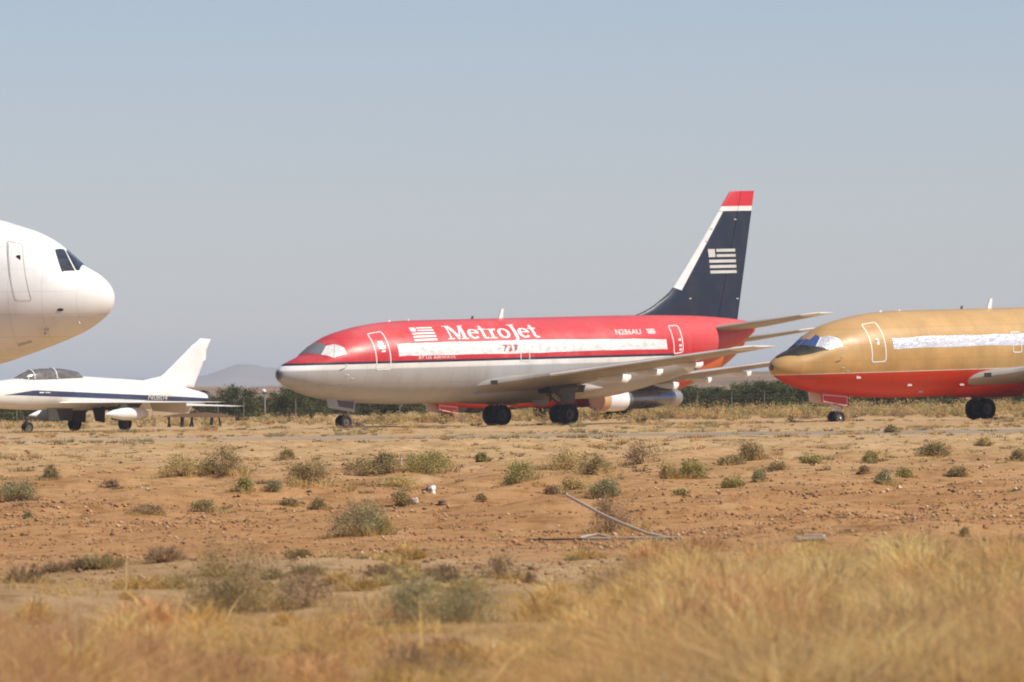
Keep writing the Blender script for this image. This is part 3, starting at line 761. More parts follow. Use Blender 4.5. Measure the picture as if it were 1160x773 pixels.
for s in (-1, 1):
    w = wing_mesh('wing', [(.55, 5.4, 10.9, 1.40, .028), (.8, 5.8, 10.8, 1.40, .028), (5.8, 10.25, 11.6, 1.34, .03), (5.95, 10.6, 11.6, 1.34, .02)], M['white'], t, s, 8.0)
    g = Geo(); V = []
    for (y, x, z) in ((1.0, 10.86, 1.39), (1.0, 11.05, 1.0), (2.9, 11.55, .86), (3.3, 11.3, 1.37)): V += [(x-8, s*y, z), (x-8, s*y, z-.06)]
    g.add(V, [(0, 2, 4, 6), (1, 7, 5, 3), (0, 1, 3, 2), (2, 3, 5, 4), (4, 5, 7, 6), (6, 7, 1, 0)]); g.done('wing_flap', M['white'], w)
    wing_mesh('stabilizer', [(.4, 12.3, 14.7, 1.22, .05), (2.7, 14.45, 15.35, 1.12, .05), (2.78, 14.7, 15.35, 1.12, .03)], M['white'], t, s, 8.0)
    g = Geo(); g.lathe([(6.5, .005), (6.65, .09), (7.0, .20), (7.5, .29), (8.1, .315), (8.6, .30), (8.9, .24), (9.08, .13), (9.12, .005)], (-8, s*3.0, .82), 'X', 28)
    dt = g.done('drop_tank', M['white'], t, True, 60)
    g = Geo(); g.plate([(7.2-8, 1.05), (8.5-8, 1.05), (8.8-8, 1.36), (7.7-8, 1.36)], .08, 'Y', s*3.0); g.done('pylon', M['dark_metal'], dt)
    g = Geo(); g.tube([(.6, s*1.5, 1.25), (.55, s*1.75, .36)], .07); g.tube([(.55, s*1.6, .37), (.55, s*2.0, .37)], .05); g.tube([(.5, s*1.55, 1.0), (.1, s*.7, 1.15)], .045)
    g.plate([(-.1, 1.2), (.75, 1.2), (.65, .5), (.1, .55)], .04, 'Y', s*1.5)
    mg = g.done('main_gear', M['dark_metal'], t, True, 40)
    g = Geo(); g.plate([(-.5, 1.15), (.3, 1.12), (.25, .42), (-.3, .5)], .04, 'Y', s*.75); g.done('gear_door', M['dark_metal'], mg)
    g = Geo(); g.tube([(.9, s*1.2, 1.15), (.6, s*1.75, .5)], .04, 8); g.done('gear_brace', M['strut'], mg, True)
    wheel('wheel', (.55, s*1.95, .37), .37, .22, mg)
# intake underside door and nose leg
g = Geo(); g.tube([(3.9-8, 0, 1.2), (4.1-8, 0, .3)], .06); g.tube([(4.1-8, -.16, .27), (4.1-8, .16, .27)], .04)
g.tube([(4.0-8, 0, .8), (4.8-8, 0, 1.1)], .04)
ng = g.done('nose_gear', M['dark_metal'], t, True, 40)
for dy in (-.11, .11): wheel('wheel', (4.1-8, dy, .25), .25, .14, ng)
g = Geo(); g.plate([(5.0-8, 1.12), (6.55-8, 1.10), (6.5-8, .52), (5.05-8, .56)], .05, 'Y', -.42); g.done('speed_brake', M['dark_metal'], t)
OUT = [(10.6, 2.3), (11.3, 2.43), (12.36, 2.60), (12.62, 2.76), (13.8, 3.66), (14.38, 4.12), (14.5, 4.17), (14.9, 4.45), (15.55, 4.40), (15.25, 3.86), (15.22, 3.40), (15.08, 3.32), (14.42, 2.06), (13.96, 2.1), (13.8, 1.9), (12.0, 2.0)]
V = []; n = len(OUT); cx, cz = 13.6, 2.9
for d, k in ((-.015, 1.0), (-.07, .86), (.07, .86), (.015, 1.0)):
    for x, z in OUT: V.append(((cx+(x-cx)*k if k < 1 else x)-8, d, (cz+(z-cz)*k if k < 1 else z)))
F = [(i*n+j, i*n+(j+1) % n, (i+1)*n+(j+1) % n, (i+1)*n+j) for i in range(3) for j in range(n)]
F += [tuple(range(n, 2*n)), tuple(range(2*n, 3*n))]
F = [f for f in F if not (n <= min(f) and max(f) < 2*n and len(f) == 4) ]
fo = mk('tail_fin', V, F+[(j, (j+1) % n, 3*n+(j+1) % n, 3*n+j) for j in range(n)], M['white'], t)
q = quadmap([(10.98, 1.5), (12.22, -2.5), (12.22, -25.5), (10.98, -21.5)])
P = block_text('N0804')
decal('registration_lettering', FB, [[q(*p) for p in r] for r in P], M['mark'], t, .012, cut=(.3, 3))
q = quadmap([(4.3, 8), (4.95, 8), (4.95, 2), (4.3, 2)])
for r in ([(0, .2), (.42, .2), (.42, .8), (0, .8)], [(.55, .3), (1, .3), (1, .75), (.55, .75)]): decal('side_marking', FB, [[q(*p) for p in r]], M['mark'], t, .012)
g = Geo(); g.plate([(12.6-8, 1.15), (14.2-8, 1.12), (14.0-8, .82), (13.4-8, .92)], .06, 'Y', 0); g.done('ventral_fin', M['white'], t)

# ------------------------------------------------------------------ camera and picture-to-ground helpers
cam = bpy.data.cameras.new('camera'); co_ = bpy.data.objects.new('camera', cam); COL.objects.link(co_)
co_.matrix_world = Matrix.Translation((0, 0, CAM_H)) @ Matrix.Rotation(PI/2+CAM_PITCH, 4, 'X') @ Matrix.Rotation(CAM_ROLL, 4, 'Z')
cam.sensor_fit = 'HORIZONTAL'; cam.sensor_width = 36; cam.lens = 36*F_PX/1160
cam.clip_start = 1; cam.clip_end = 120000
cam.dof.use_dof = True; cam.dof.focus_distance = 215; cam.dof.aperture_fstop = cam.lens/40.0
SC.camera = co_
CM = np.array(co_.matrix_world.to_3x3())
def gnd(px, py):
    r = CM @ np.array([(px-580)/F_PX, -(py-386.5)/F_PX, -1.0]); t_ = -CAM_H/r[2]
    return float(r[0]*t_), float(r[1]*t_)
def hit(px, py):
    """the first spot of the real ground along a line of sight"""
    r = CM @ np.array([(px-580)/F_PX, -(py-386.5)/F_PX, -1.0]); r = r/r[1]
    y = np.arange(40, 620, .25); z = CAM_H+r[2]*y; g = gz(r[0]*y, y); i = np.nonzero(z <= g)[0]
    if not len(i): return gnd(px, py)
    i = i[0]; a = (z[i-1]-g[i-1])/((z[i-1]-g[i-1])-(z[i]-g[i])); yy = y[i-1]+.25*a
    return float(r[0]*yy), float(yy)
def col_x(px, d): return (px-580)/F_PX*d

# ------------------------------------------------------------------ ground
def gz(x, y):
    """gentle swells, hummocks and a low shoulder in front of the parked aircraft"""
    x = np.asarray(x, float); y = np.asarray(y, float)
    a = .035*np.sin(x*.23+y*.11+1)+.03*np.sin(x*.51-y*.19+2.3)+.025*np.sin(x*1.1+y*.37)+.018*np.sin(x*2.3-y*.71+.6)+.012*np.sin(x*4.1+y*1.3)
    a = a+.03*np.sin(y*.33+np.sin(x*.2)*1.5)+.02*np.sin(y*.9+np.sin(x*.33+1)*2)
    rg = np.random.default_rng(3); b = 0*x
    for i in range(26):
        th, wl = rg.uniform(0, 2*PI), rg.uniform(1.1, 7.0)
        b = b+np.sin((x*np.cos(th)+y*np.sin(th))*2*PI/wl+rg.uniform(0, 6))*.0065*wl**.55
    a = a+b*(1+.6*np.sin(x*.17+y*.05))
    a = a*(1-np.exp(-((x-1.25)/1.6)**4-((y-113)/9)**4))     # a level patch
    k = np.clip((y-20)/40, 0, 1)*np.clip((338-y)/25, 0, 1)
    k2 = .5*np.clip((y-385)/15, 0, 1)*np.clip((900-y)/100, 0, 1)*np.clip(1-np.exp(-((y-455)/60)**2)+.15, 0, 1)
    bank = .07*np.clip((y-178)/3+np.sin(x*.6)*.8, 0, 1)*np.clip((250-y)/50, 0, 1)
    shoulder = .10*np.exp(-((y-428)/11)**2)*(1+.3*np.sin(x*.5))
    return a*(k+k2)+bank+shoulder
ys = np.concatenate([np.linspace(-300, 36, 14), np.arange(40, 520, .7), 520*np.power(60000/520, np.linspace(0, 1, 90))[1:]])
u = np.linspace(-1, 1, 321); xs = 26*u+np.sign(u)*np.power(np.abs(u), 9)*29000
X, Y = np.meshgrid(xs, ys); Z = gz(X, Y)*np.clip((1500-np.abs(X))/1000, 0, 1)
nx_, ny_ = len(xs), len(ys)
I = np.arange((nx_-1)*(ny_-1)); r_, c_ = I//(nx_-1), I % (nx_-1); b_ = r_*nx_+c_
def ground_mat():
    m, nt, p, _ = mat_new('desert_soil'); co = coords(nt)
    sx = N(nt, 'SeparateXYZ'); nt.links.new(co, sx.inputs[0]); y = sx.outputs[1]
    big = noise(nt, co, .045, 5, .6); mid = noise(nt, co, .35, 6, .62); fine = noise(nt, co, 3.0, 6, .65); grit = noise(nt, co, 14, 3, .7)
    stre = noise(nt, co, .12, 4, .6, (.35, 1, 1))
    yw = math2(nt, 'ADD', y, math2(nt, 'MULTIPLY', math2(nt, 'SUBTRACT', stre, .5), 45.0))
    tan = mixc(nt, mr(nt, mid, .3, .7), (.43, .268, .128), (.53, .355, .182))
    redd = mixc(nt, mr(nt, mid, .3, .7), (.365, .192, .082), (.462, .262, .12))
    grey = mixc(nt, mr(nt, mid, .35, .65), (.32, .205, .108), (.42, .285, .157))
    f_red = math2(nt, 'MULTIPLY', mr(nt, yw, 98, 108), mr(nt, yw, 262, 150))
    col = mixc(nt, f_red, tan, redd)
    col = mixc(nt, mr(nt, yw, 112, 90), col, grey)
    f_y = math2(nt, 'MULTIPLY', mr(nt, big, .45, .6), mr(nt, y, 210, 320))
    col = mixc(nt, math2(nt, 'MULTIPLY', f_y, .5), col, (.58, .41, .22))
    col = mixc(nt, mr(nt, fine, .48, .7), col, mixc(nt, 1.0, col, (.58, .52, .46), 'MULTIPLY'))
    dk = noise(nt, co, .55, 5, .7, (1, .16, 1)); col = mixc(nt, mr(nt, dk, .52, .68, 0, .7), col, mixc(nt, 1.0, col, (.66, .60, .54), 'MULTIPLY'))
    lt = noise(nt, co, .8, 4, .65, (1, .13, 1)); col = mixc(nt, mr(nt, lt, .58, .72, 0, .55), col, mixc(nt, .35, col, (.72, .56, .36)))
    col = mixc(nt, mr(nt, grit, .62, .8, 0, .5), col, (.62, .46, .33))
    far = mr(nt, y, 700, 2600)
    scr = noise(nt, co, .02, 8, .72)
    col = mixc(nt, far, col, mixc(nt, mr(nt, scr, .42, .62), (.30, .21, .14), (.16, .125, .08)))
    nt.links.new(col, p.inputs['Base Color']); p.inputs['Roughness'].default_value = 1; p.inputs['Specular IOR Level'].default_value = .03
    bp = N(nt, 'Bump'); bp.inputs['Strength'].default_value = .8; bp.inputs['Distance'].default_value = .05
    nt.links.new(math2(nt, 'ADD', fine, math2(nt, 'MULTIPLY', grit, .4)), bp.inputs['Height']); nt.links.new(bp.outputs[0], p.inputs['Normal'])
    return m
M['soil'] = ground_mat()
gr = npmesh('ground', np.stack([X.ravel(), Y.ravel(), Z.ravel()], 1), np.stack([b_, b_+1, b_+1+nx_, b_+nx_], 1), M['soil'], smooth=True)
tag(gr, kind='structure')

# the old taxiway: a worn strip with ragged, dust-covered edges
def taxi_mat():
    m, nt, p, _ = mat_new('worn_asphalt'); co = coords(nt)
    a = noise(nt, co, .25, 6, .6); b = noise(nt, co, 2.5, 4); c = noise(nt, co, .09, 4, .6, (.3, 1, 1))
    col = mixc(nt, mr(nt, b, .3, .7), (.27, .21, .15), (.34, .27, .20))
    sx = N(nt, 'SeparateXYZ'); nt.links.new(co, sx.inputs[0])
    dust = math2(nt, 'ADD', math2(nt, 'ADD', mr(nt, a, .5, .75), mr(nt, c, .48, .66)), mr(nt, sx.outputs[0], 4, -24, -.2, .35), clamp=True)
    col = mixc(nt, dust, col, (.50, .345, .215))
    nt.links.new(col, p.inputs['Base Color']); p.inputs['Roughness'].default_value = 1; p.inputs['Specular IOR Level'].default_value = .03
    return m
V = []; F = []; k = 0
for i in range(121):
    x = -60+i; cy = 366-.8*x+1.5*math.sin(x*.3)
    e0 = 13+.8*math.sin(x*.9)+.5*math.sin(x*2.3); e1 = 12+.8*math.sin(x*.7+2)
    V += [(x, cy-e0, .0), (x, cy+e1, .0)]
V = [(x, y, float(gz(x, y))+.03) for x, y, z in V]
NY = 14; VV = []
for i in range(121):
    a, b = V[2*i], V[2*i+1]
    for j in range(NY+1):
        x = a[0]; y = a[1]+(b[1]-a[1])*j/NY; VV.append((x, y, float(gz(x, y))+(.02 if 0 < j < NY else -.02)))
F = [(i*(NY+1)+j, (i+1)*(NY+1)+j, (i+1)*(NY+1)+j+1, i*(NY+1)+j+1) for i in range(120) for j in range(NY)]
tag(mk('taxiway', VV, F, taxi_mat(), None, True), kind='structure')

# brown rise and far mountains
def hill_mat(name, a, b, s):
    m, nt, p, _ = mat_new(name); co = coords(nt)
    n = noise(nt, co, s, 9, .7); n2 = noise(nt, co, s*.2, 5, .6)
    nt.links.new(mixc(nt, mr(nt, math2(nt, 'ADD', math2(nt, 'MULTIPLY', n, .7), math2(nt, 'MULTIPLY', n2, .3)), .42, .6), a, b), p.inputs['Base Color'])
    p.inputs['Roughness'].default_value = 1; p.inputs['Specular IOR Level'].default_value = .05
    return m
def ridge(name, y0, y1, halfw, hfun, mat, nx=400, ny=24):
    x = np.linspace(-halfw, halfw, nx); y = np.linspace(y0, y1, ny)
    X, Y = np.meshgrid(x, y); Z = hfun(X, Y)
    I = np.arange((nx-1)*(ny-1)); r, c = I//(nx-1), I % (nx-1); b = r*nx+c
    o = npmesh(name, np.stack([X.ravel(), Y.ravel(), Z.ravel()], 1), np.stack([b, b+1, b+1+nx, b+nx], 1), mat, smooth=True)
    return tag(o, kind='structure')
def slope_h(X, Y):
    t_ = np.clip((Y-900)/1700, 0, 1); k = t_*t_*(3-2*t_)
    top = 3.6+ .0145*(X+40)+.25*np.sin(X*.05)+.2*np.sin(X*.13+1)+.12*np.sin(X*.31)
    top = np.clip(top, 1.5, 16)
    return -1.0+k*(top+1.0)+.15*np.sin(X*.21+Y*.02)*k
M['rise'] = hill_mat('brown_rise_soil', (.36, .225, .145), (.15, .115, .075), .035)
ridge('brown_rise', 900, 2600, 900, slope_h, M['rise'], 500, 60)
def mount_h(X, Y):
    px = 580+X/13000*F_PX
    pts_x = [-3000, -600, 100, 180, 215, 235, 250, 258, 263, 270, 285, 292, 303, 315, 340, 400, 520, 700, 900, 1160, 1800, 4000]
    pts_h = [12, 14, 18, 19.5, 20.5, 22.5, 25, 28, 31, 32, 32.5, 30.5, 28.5, 28, 27, 24, 18, 14, 12, 10, 16, 14]
    h = np.interp(px, pts_x, pts_h)/F_PX*13000
    h = h+1.2*np.sin(X*.031)+.9*np.sin(X*.083+2)+.6*np.sin(X*.19)+.5*np.sin(X*.37+1)+.4*np.sin(X*.71)
    k = np.clip((Y-12000)/1000, 0, 1)
    return -1+k**1.5*(h+1)
M['far_rock'] = hill_mat('bare_mountain_rock', (.30, .24, .20), (.20, .165, .14), .004)
ridge('mountains', 12000, 13000, 6000, mount_h, M['far_rock'], 600, 20)
# ------------------------------------------------------------------ plants
def blades(base, h, phi, lean, w, col, levels=4, twist=None):
    """curved tapering blades or twigs, one strip each"""
    n = len(base); base = np.asarray(base, float)
    tw = RNG.uniform(0, 2*PI, n) if twist is None else twist
    V = np.zeros((n, levels, 2, 3)); d = np.stack([np.cos(phi), np.sin(phi)], 1); s = np.stack([np.cos(tw), np.sin(tw)], 1)
    for i in range(levels):
        t = i/(levels-1)
        cx = d*(lean*h*(t**1.7))[:, None]; cz = h*(t-.25*np.minimum(lean, 1.2)*t*t)
        wd = (w*(1-.85*t))[:, None]*.5*s
        for k, sg in ((0, -1), (1, 1)):
            V[:, i, k, :2] = base[:, :2]+cx+sg*wd; V[:, i, k, 2] = base[:, 2]+cz
    idx = np.arange(n)[:, None]*levels*2
    Q = np.concatenate([np.stack([idx[:, 0]+2*i, idx[:, 0]+2*i+1, idx[:, 0]+2*i+3, idx[:, 0]+2*i+2], 1) for i in range(levels-1)])
    C = np.repeat(np.asarray(col, float), levels*2, axis=0)
    return V.reshape(-1, 3), Q, C

def leaves(P, size, col, up=.3, aspect=.45):
    n = len(P); a = RNG.normal(size=(n, 3)); a[:, 2] += up; a /= np.linalg.norm(a, axis=1)[:, None]
    b = np.cross(a, RNG.normal(size=(n, 3))); b /= np.linalg.norm(b, axis=1)[:, None]
    size = np.broadcast_to(size, (n,))[:, None]
    V = np.stack([P-a*size*.5, P+b*size*aspect*.5, P+a*size*.5, P-b*size*aspect*.5], 1)
    return V.reshape(-1, 3), np.arange(4*n).reshape(n, 4), np.repeat(col, 4, axis=0)

def join(parts):
    V = []; Q = []; C = []; k = 0
    for v, q, c in parts: V.append(v); Q.append(q+k); C.append(c); k += len(v)
    return np.concatenate(V), np.concatenate(Q), np.concatenate(C)

def palette(cols, n, jit=.18):
    cols = np.array(cols, float); i = RNG.integers(0, len(cols), n); f = RNG.uniform(0, 1, n)[:, None]; j = RNG.integers(0, len(cols), n)
    c = cols[i]*f+cols[j]*(1-f); return np.clip(c*(1+RNG.uniform(-jit, jit, (n, 1))), 0, .9)

SAGE = [(0.338, 0.301, 0.155), (0.435, 0.38, 0.202), (0.272, 0.249, 0.119)]
OLIVE = [(0.345, 0.263, 0.115), (0.445, 0.338, 0.156), (0.267, 0.209, 0.092)]
YELLOW = [(0.582, 0.437, 0.18), (0.672, 0.515, 0.228), (0.448, 0.347, 0.144)]
GREEN = [(0.313, 0.287, 0.093), (0.422, 0.358, 0.125), (0.368, 0.307, 0.109)]
BROWN = [(0.345, 0.23, 0.127), (0.437, 0.299, 0.172), (0.253, 0.172, 0.098)]
STRAWS = [(0.819, 0.572, 0.239), (0.759, 0.504, 0.189), (0.859, 0.65, 0.328), (0.659, 0.456, 0.179)]
TAWNY = [(0.679, 0.404, 0.185), (0.758, 0.49, 0.238), (0.579, 0.351, 0.161)]
OLGRASS = [(0.623, 0.418, 0.15), (0.718, 0.477, 0.18), (0.514, 0.351, 0.121)]
TREE = [(0.071, 0.082, 0.026), (0.098, 0.105, 0.034), (0.135, 0.133, 0.044), (0.053, 0.064, 0.021)]

def shrub_geo(w, h, cols, twigs, nleaf, leaf, open_=.5, lop=0.0, twig_cols=None):
    """a mound of leafy clumps carried by twigs from one root"""
    nc = max(10, int(twigs*.55))
    phi = RNG.uniform(0, 2*PI, nc); cz = RNG.uniform(.0, 1, nc); r = RNG.uniform(.45, 1.0, nc)**.5
    lump = 1+.24*np.sin(phi*2+RNG.uniform(0, 6))+.18*np.sin(phi*3+RNG.uniform(0, 6))
    rr = np.sqrt(1-cz**2)*r*lump*w*.47
    tip = np.stack([rr*np.cos(phi), rr*np.sin(phi), (.12+.86*cz*r*(1+.12*np.sin(phi*2+1)))*h*RNG.uniform(.85, 1.12, nc)], 1)
    k = RNG.integers(0, nc, twigs); end = tip[k]*RNG.uniform(.75, 1.16, (twigs, 1))+RNG.normal(0, w*.03, (twigs, 3)); end[:, 2] = np.abs(end[:, 2])+.01*h
    root = np.stack([RNG.normal(0, w*.07, twigs), RNG.normal(0, w*.07, twigs), np.zeros(twigs)], 1)
    lv = 4; V = np.zeros((twigs, lv, 2, 3)); tw = RNG.uniform(0, PI, twigs)
    for i in range(lv):
        t = i/(lv-1); c = root+(end-root)*np.array([t**.85, t**.85, t**1.1])[None, :]
        wd = leaf*.22*(1-.7*t)
        V[:, i, 0] = c-np.stack([np.cos(tw), np.sin(tw), 0*tw], 1)*wd; V[:, i, 1] = c+np.stack([np.cos(tw), np.sin(tw), 0*tw], 1)*wd
    idx = np.arange(twigs)*lv*2
    Q = np.concatenate([np.stack([idx+2*i, idx+2*i+1, idx+2*i+3, idx+2*i+2], 1) for i in range(lv-1)])
    tc = np.repeat(palette(twig_cols or BROWN, twigs), lv*2, 0)
    k = RNG.integers(0, nc, nleaf); sg = np.array([w*.10, w*.10, h*.125])
    P = tip[k]+RNG.normal(0, 1, (nleaf, 3))*sg; P[:, 2] = np.abs(P[:, 2])+leaf*.2
    lc = np.clip(palette(cols, nleaf)*RNG.uniform(.8, 1.2, nc)[k][:, None], 0, .9)
    return join([(V.reshape(-1, 3), Q, tc), leaves(P, RNG.uniform(.6, 1.5, nleaf)*leaf, lc, .6)])

def bush(px, py, wpx, hpx, cols, label, n=900, group='desert bushes', name='bush', cat='bush', mat='leaf', dens=1.0):
    x, y = hit(px, py)
    s = y/F_PX; w, h = wpx*s*1.02, hpx*s
    leaf = max(.015, min(.06, 1.75*s))
    V, Q, C = shrub_geo(w, h, cols, int(50*dens)+20, int(n*2.6*dens), leaf, .62)
    o = npmesh(name, V, Q, M[mat], C)
    o.location = (x, y+w*.25, float(gz(x, y+w*.25))-.01)
    SKIRTS.append((x, y+w*.25, w, h))
    return tag(o, label, cat, group)

SKIRTS = []
BUSHES = [
 (410, 607, 56, 38, SAGE, 'large grey-green round bush on bare red soil, biggest in the middle distance', 2600),
 (432, 606, 22, 20, GREEN, 'small bright green shrub tucked against the large grey-green round bush', 700),
 (18, 568, 38, 26, SAGE, 'grey-green bush on tan soil at the extreme left edge', 1400),
 (57, 544, 20, 16, OLIVE, 'small dark olive bush just behind the leftmost grey-green bush', 700),
 (206, 540, 44, 24, YELLOW, 'straw-yellow loose bush beside a wider olive bush, below the fighter\'s drop tank', 1300),
 (251, 540, 44, 27, OLIVE, 'wide olive bush beside a straw-yellow bush, below the fighter\'s tail', 1500),
 (276, 557, 22, 16, GREEN, 'small yellow-green bush just in front of the wide olive bush', 800),
 (349, 550, 40, 27, OLIVE, 'dense olive bush with a neat round dome, below the red airliner\'s nose', 1700),
 (125, 553, 20, 8, BROWN, 'flat brown bush on pale tan soil below the fighter', 500),
 (229, 579, 34, 13, OLIVE, 'low dark olive bush on the edge of the red soil below the fighter', 900),
 (310, 558, 16, 14, SAGE, 'little pale grey-green bush between the yellow-green bush and the round olive dome', 500),
 (327, 573, 22, 8, OLIVE, 'flat dark olive clump on red soil beside an upright small olive clump', 500),
 (361, 577, 18, 13, OLIVE, 'small upright olive clump on red soil below the round olive dome', 600),
 (33, 588, 12, 8, SAGE, 'tiny grey-green clump on red soil near the left edge', 300),
 (167, 583, 38, 12, BROWN, 'thin brown see-through bush on the red soil', 500),
 (325, 521, 16, 14, OLIVE, 'small olive bush just short of the taxiway, below the red airliner\'s nose tip', 500),
 (415, 540, 44, 20, OLIVE, 'olive bush at the left end of a spreading pair, beside the pale stake', 1200),
 (437, 536, 36, 20, OLIVE, 'taller olive bush immediately left of the pale stake', 1200),
 (484, 537, 58, 23, GREEN, 'broad yellow-green bush immediately right of the pale stake', 2000),
 (450, 553, 50, 12, YELLOW, 'low straw-yellow bush in front of the pale stake', 900),
 (456, 574, 21, 15, OLIVE, 'small dark bush beside a pale stone, above the large grey-green bush', 700),
 (590, 547, 34, 23, GREEN, 'yellow-green bush leaning over pale dry stems, in the centre of the plain', 1400),
 (545, 524, 12, 12, GREEN, 'small upright green bush below the red airliner\'s main wheels', 500),
 (641, 533, 38, 23, YELLOW, 'yellowish bush below the red airliner\'s near main wheels', 1300),
 (670, 538, 32, 22, OLIVE, 'brownish olive bush touching the yellowish bush below the near main wheels', 1100),
 (648, 555, 30, 14, YELLOW, 'low pale bush directly above the raised end of the bent pipe', 800),
 (686, 562, 30, 18, SAGE, 'dark grey-green bush standing above the bent pipe', 1200),
 (690, 604, 50, 42, BROWN, 'dry brown twiggy bush right behind the bent pipe', 1300),
 (625, 560, 16, 10, BROWN, 'small brown tuft beside the low pale bush above the pipe', 400),
 (545, 567, 12, 7, OLIVE, 'tiny olive clump alone between the white bag and the bent pipe', 300),
 (757, 542, 22, 18, YELLOW, 'pale dry bush just left of a dark-hearted green bush', 700),
 (783, 542, 30, 20, GREEN, 'green bush with a dark heart, below the empty gap between the two airliners', 1300),
 (727, 526, 34, 22, BROWN, 'thin tan bush on pale soil below the hung engine', 700),
 (852, 522, 28, 22, OLIVE, 'olive round bush below the tail of the red airliner, near the taxiway', 1100),
 (830, 527, 28, 11, OLIVE, 'low olive bush adjoining the round bush near the taxiway', 600),
 (919, 526, 20, 12, GREEN, 'small bright green bush below the gold airliner\'s nose', 600),
 (986, 524, 20, 12, GREEN, 'small green hummock bush below the gold airliner\'s forward door', 600),
 (1060, 518, 38, 16, OLIVE, 'wide dark olive bush with a pale right side, below the gold airliner', 1100),
 (881, 533, 22, 11, OLIVE, 'flat olive bush between the round bush and the small bright green bush', 500),
 (1085, 540, 21, 12, OLIVE, 'dark wedge-shaped bush leaning right, below the gold airliner\'s wing', 600),
 (1025, 541, 16, 10, GREEN, 'compact green clump left of the dark wedge-shaped bush', 400),
 (1001, 549, 22, 15, SAGE, 'grey loose bush at the front of the gold airliner\'s bush patch', 700),
 (830, 552, 22, 13, GREEN, 'green bush on the edge of red soil, right of a flat green mat', 600),
 (860, 546, 16, 13, SAGE, 'small grey bush beside the green bush on the red soil edge', 500),
 (772, 561, 16, 6, GREEN, 'flat green mat on red soil', 300),
 (1009, 491, 14, 9, OLIVE, 'small dark bush growing on the taxiway', 400),
 (1116, 505, 16, 10, YELLOW, 'small yellow bush beyond the wide dark olive bush', 400),
 (1154, 523, 16, 15, OLIVE, 'olive bush cut by the right edge of the picture', 500),
 (979, 537, 12, 9, BROWN, 'tiny brown clump in front of the small green hummock bush', 300),
 (1093, 608, 14, 10, OLIVE, 'lone dark clump on red soil at the right', 400),
 (568, 656, 40, 32, BROWN, 'dry brown bush in the near grass, at the middle', 900),
 (601, 661, 15, 13, BROWN, 'small dark brown clump beside the dry brown bush in the near grass', 400),
]
for b in BUSHES: bush(*b)
bush(270, 694, 100, 72, OLIVE, 'large shaggy olive bush in the blurred near grass', 3200, dens=1.3)
bush(345, 690, 60, 50, BROWN, 'brown twiggy bush beside the large shaggy olive bush in the near grass', 1200)
bush(470, 712, 76, 62, SAGE, 'pale grey-green bush in the blurred near grass, left of the middle', 2400)
bush(528, 706, 66, 50, SAGE, 'smaller grey-green bush touching the pale grey-green one in the near grass', 1800)

# near grass: one sward of straw, tall at one side
def in_frame_ground(n, y0, y1, margin=1.12):
    y = np.exp(RNG.uniform(np.log(y0), np.log(y1), n)); x = RNG.uniform(-.5, .5, n)*1160/F_PX*margin*y
    return x, y
def lumps(x, y, sc, seed):
    r = np.random.default_rng(seed); v = np.zeros_like(x)
    for i in range(5):
        a = r.uniform(0, 2*PI); f = sc*1.6**i; v = v+np.sin((x*np.cos(a)+y*np.sin(a)*.6)*f+r.uniform(0, 6))*.75**i
    return np.clip(v/2.4*.5+.5, 0, 1)
def sward():
    parts = []
    n = 3000; x, y = in_frame_ground(n, 40, 106, 1.2)
    px = 580+x/y*F_PX
    q = lumps(x, y, 1.9, 5); q2 = lumps(x, y, .8, 8); q3 = lumps(x, y, 2.6, 13)
    right = np.clip((px-590)/200, 0, 1); left = np.clip((300-px)/260, 0, 1)
    near = np.clip((70-y)/16, 0, 1); far = np.clip((98-y-8*q2)/9, 0, 1)
    hgt = (.07+.13*q+.10*q2)*(.5+.5*far)+right*far*(.02+.60*q**1.8)*(.6+.4*np.clip((px-700)/200, 0, 1))+left*near*(.16+.22*q)+near*(.05+.14*q2)
    keep = RNG.uniform(0, 1, n) < np.clip(far*(.12+.75*q*q2*1.6)+right*far*(.08+.5*q3)+near*(.25+.5*q)+.05, 0, 1)
    x, y, hgt, px, right, left, near, q, q2, q3 = (a[keep] for a in (x, y, hgt, px, right, left, near, q, q2, q3))
    for i in range(len(x)):
        k = int((26+26*right[i]+18*near[i])*RNG.uniform(.5, 1.5))
        r = RNG.uniform(.05, .2); p = np.stack([x[i]+RNG.normal(0, r, k), y[i]+RNG.normal(0, r*1.2, k)], 1)
        z = gz(p[:, 0], p[:, 1])
        u = RNG.uniform()*.6+.4*(1-q3[i])
        pal = STRAWS if u < .18+.45*right[i]*q[i] else OLGRASS if u < .62-.2*near[i]+.2*q2[i] else TAWNY
        if left[i]*near[i] > .15 and RNG.uniform() < .85: pal = TAWNY
        if near[i] > .5 and RNG.uniform() < .25: pal = TAWNY
        h = hgt[i]*RNG.uniform(.4, 1.2, k); dark = RNG.uniform(.7, 1.2)*(.8+.4*q3[i])
        lean = np.abs(RNG.normal(1.5, .7, k)); ph = RNG.uniform(0, 2*PI)+RNG.normal(0, 1.3, k)
        parts.append(blades(np.concatenate([p, z[:, None]-.01], 1), h, ph, lean, RNG.uniform(.004, .012, k), np.clip(palette(pal, k)*dark, 0, .85)))
    n = 2200; x, y = in_frame_ground(n, 56, 92, 1.15); px = 580+x/y*F_PX; kp = RNG.uniform(0, 1, n) < np.clip((px-620)/260, 0, 1)*lumps(x, y, 1.1, 21); x, y = x[kp], y[kp]; k = len(x)
    parts.append(blades(np.stack([x, y, gz(x, y)], 1), RNG.uniform(.3, .8, k), RNG.normal(.2, .9, k), np.abs(RNG.normal(.5, .3, k)), RNG.uniform(.004, .008, k), palette(STRAWS, k)))
    return join(parts)
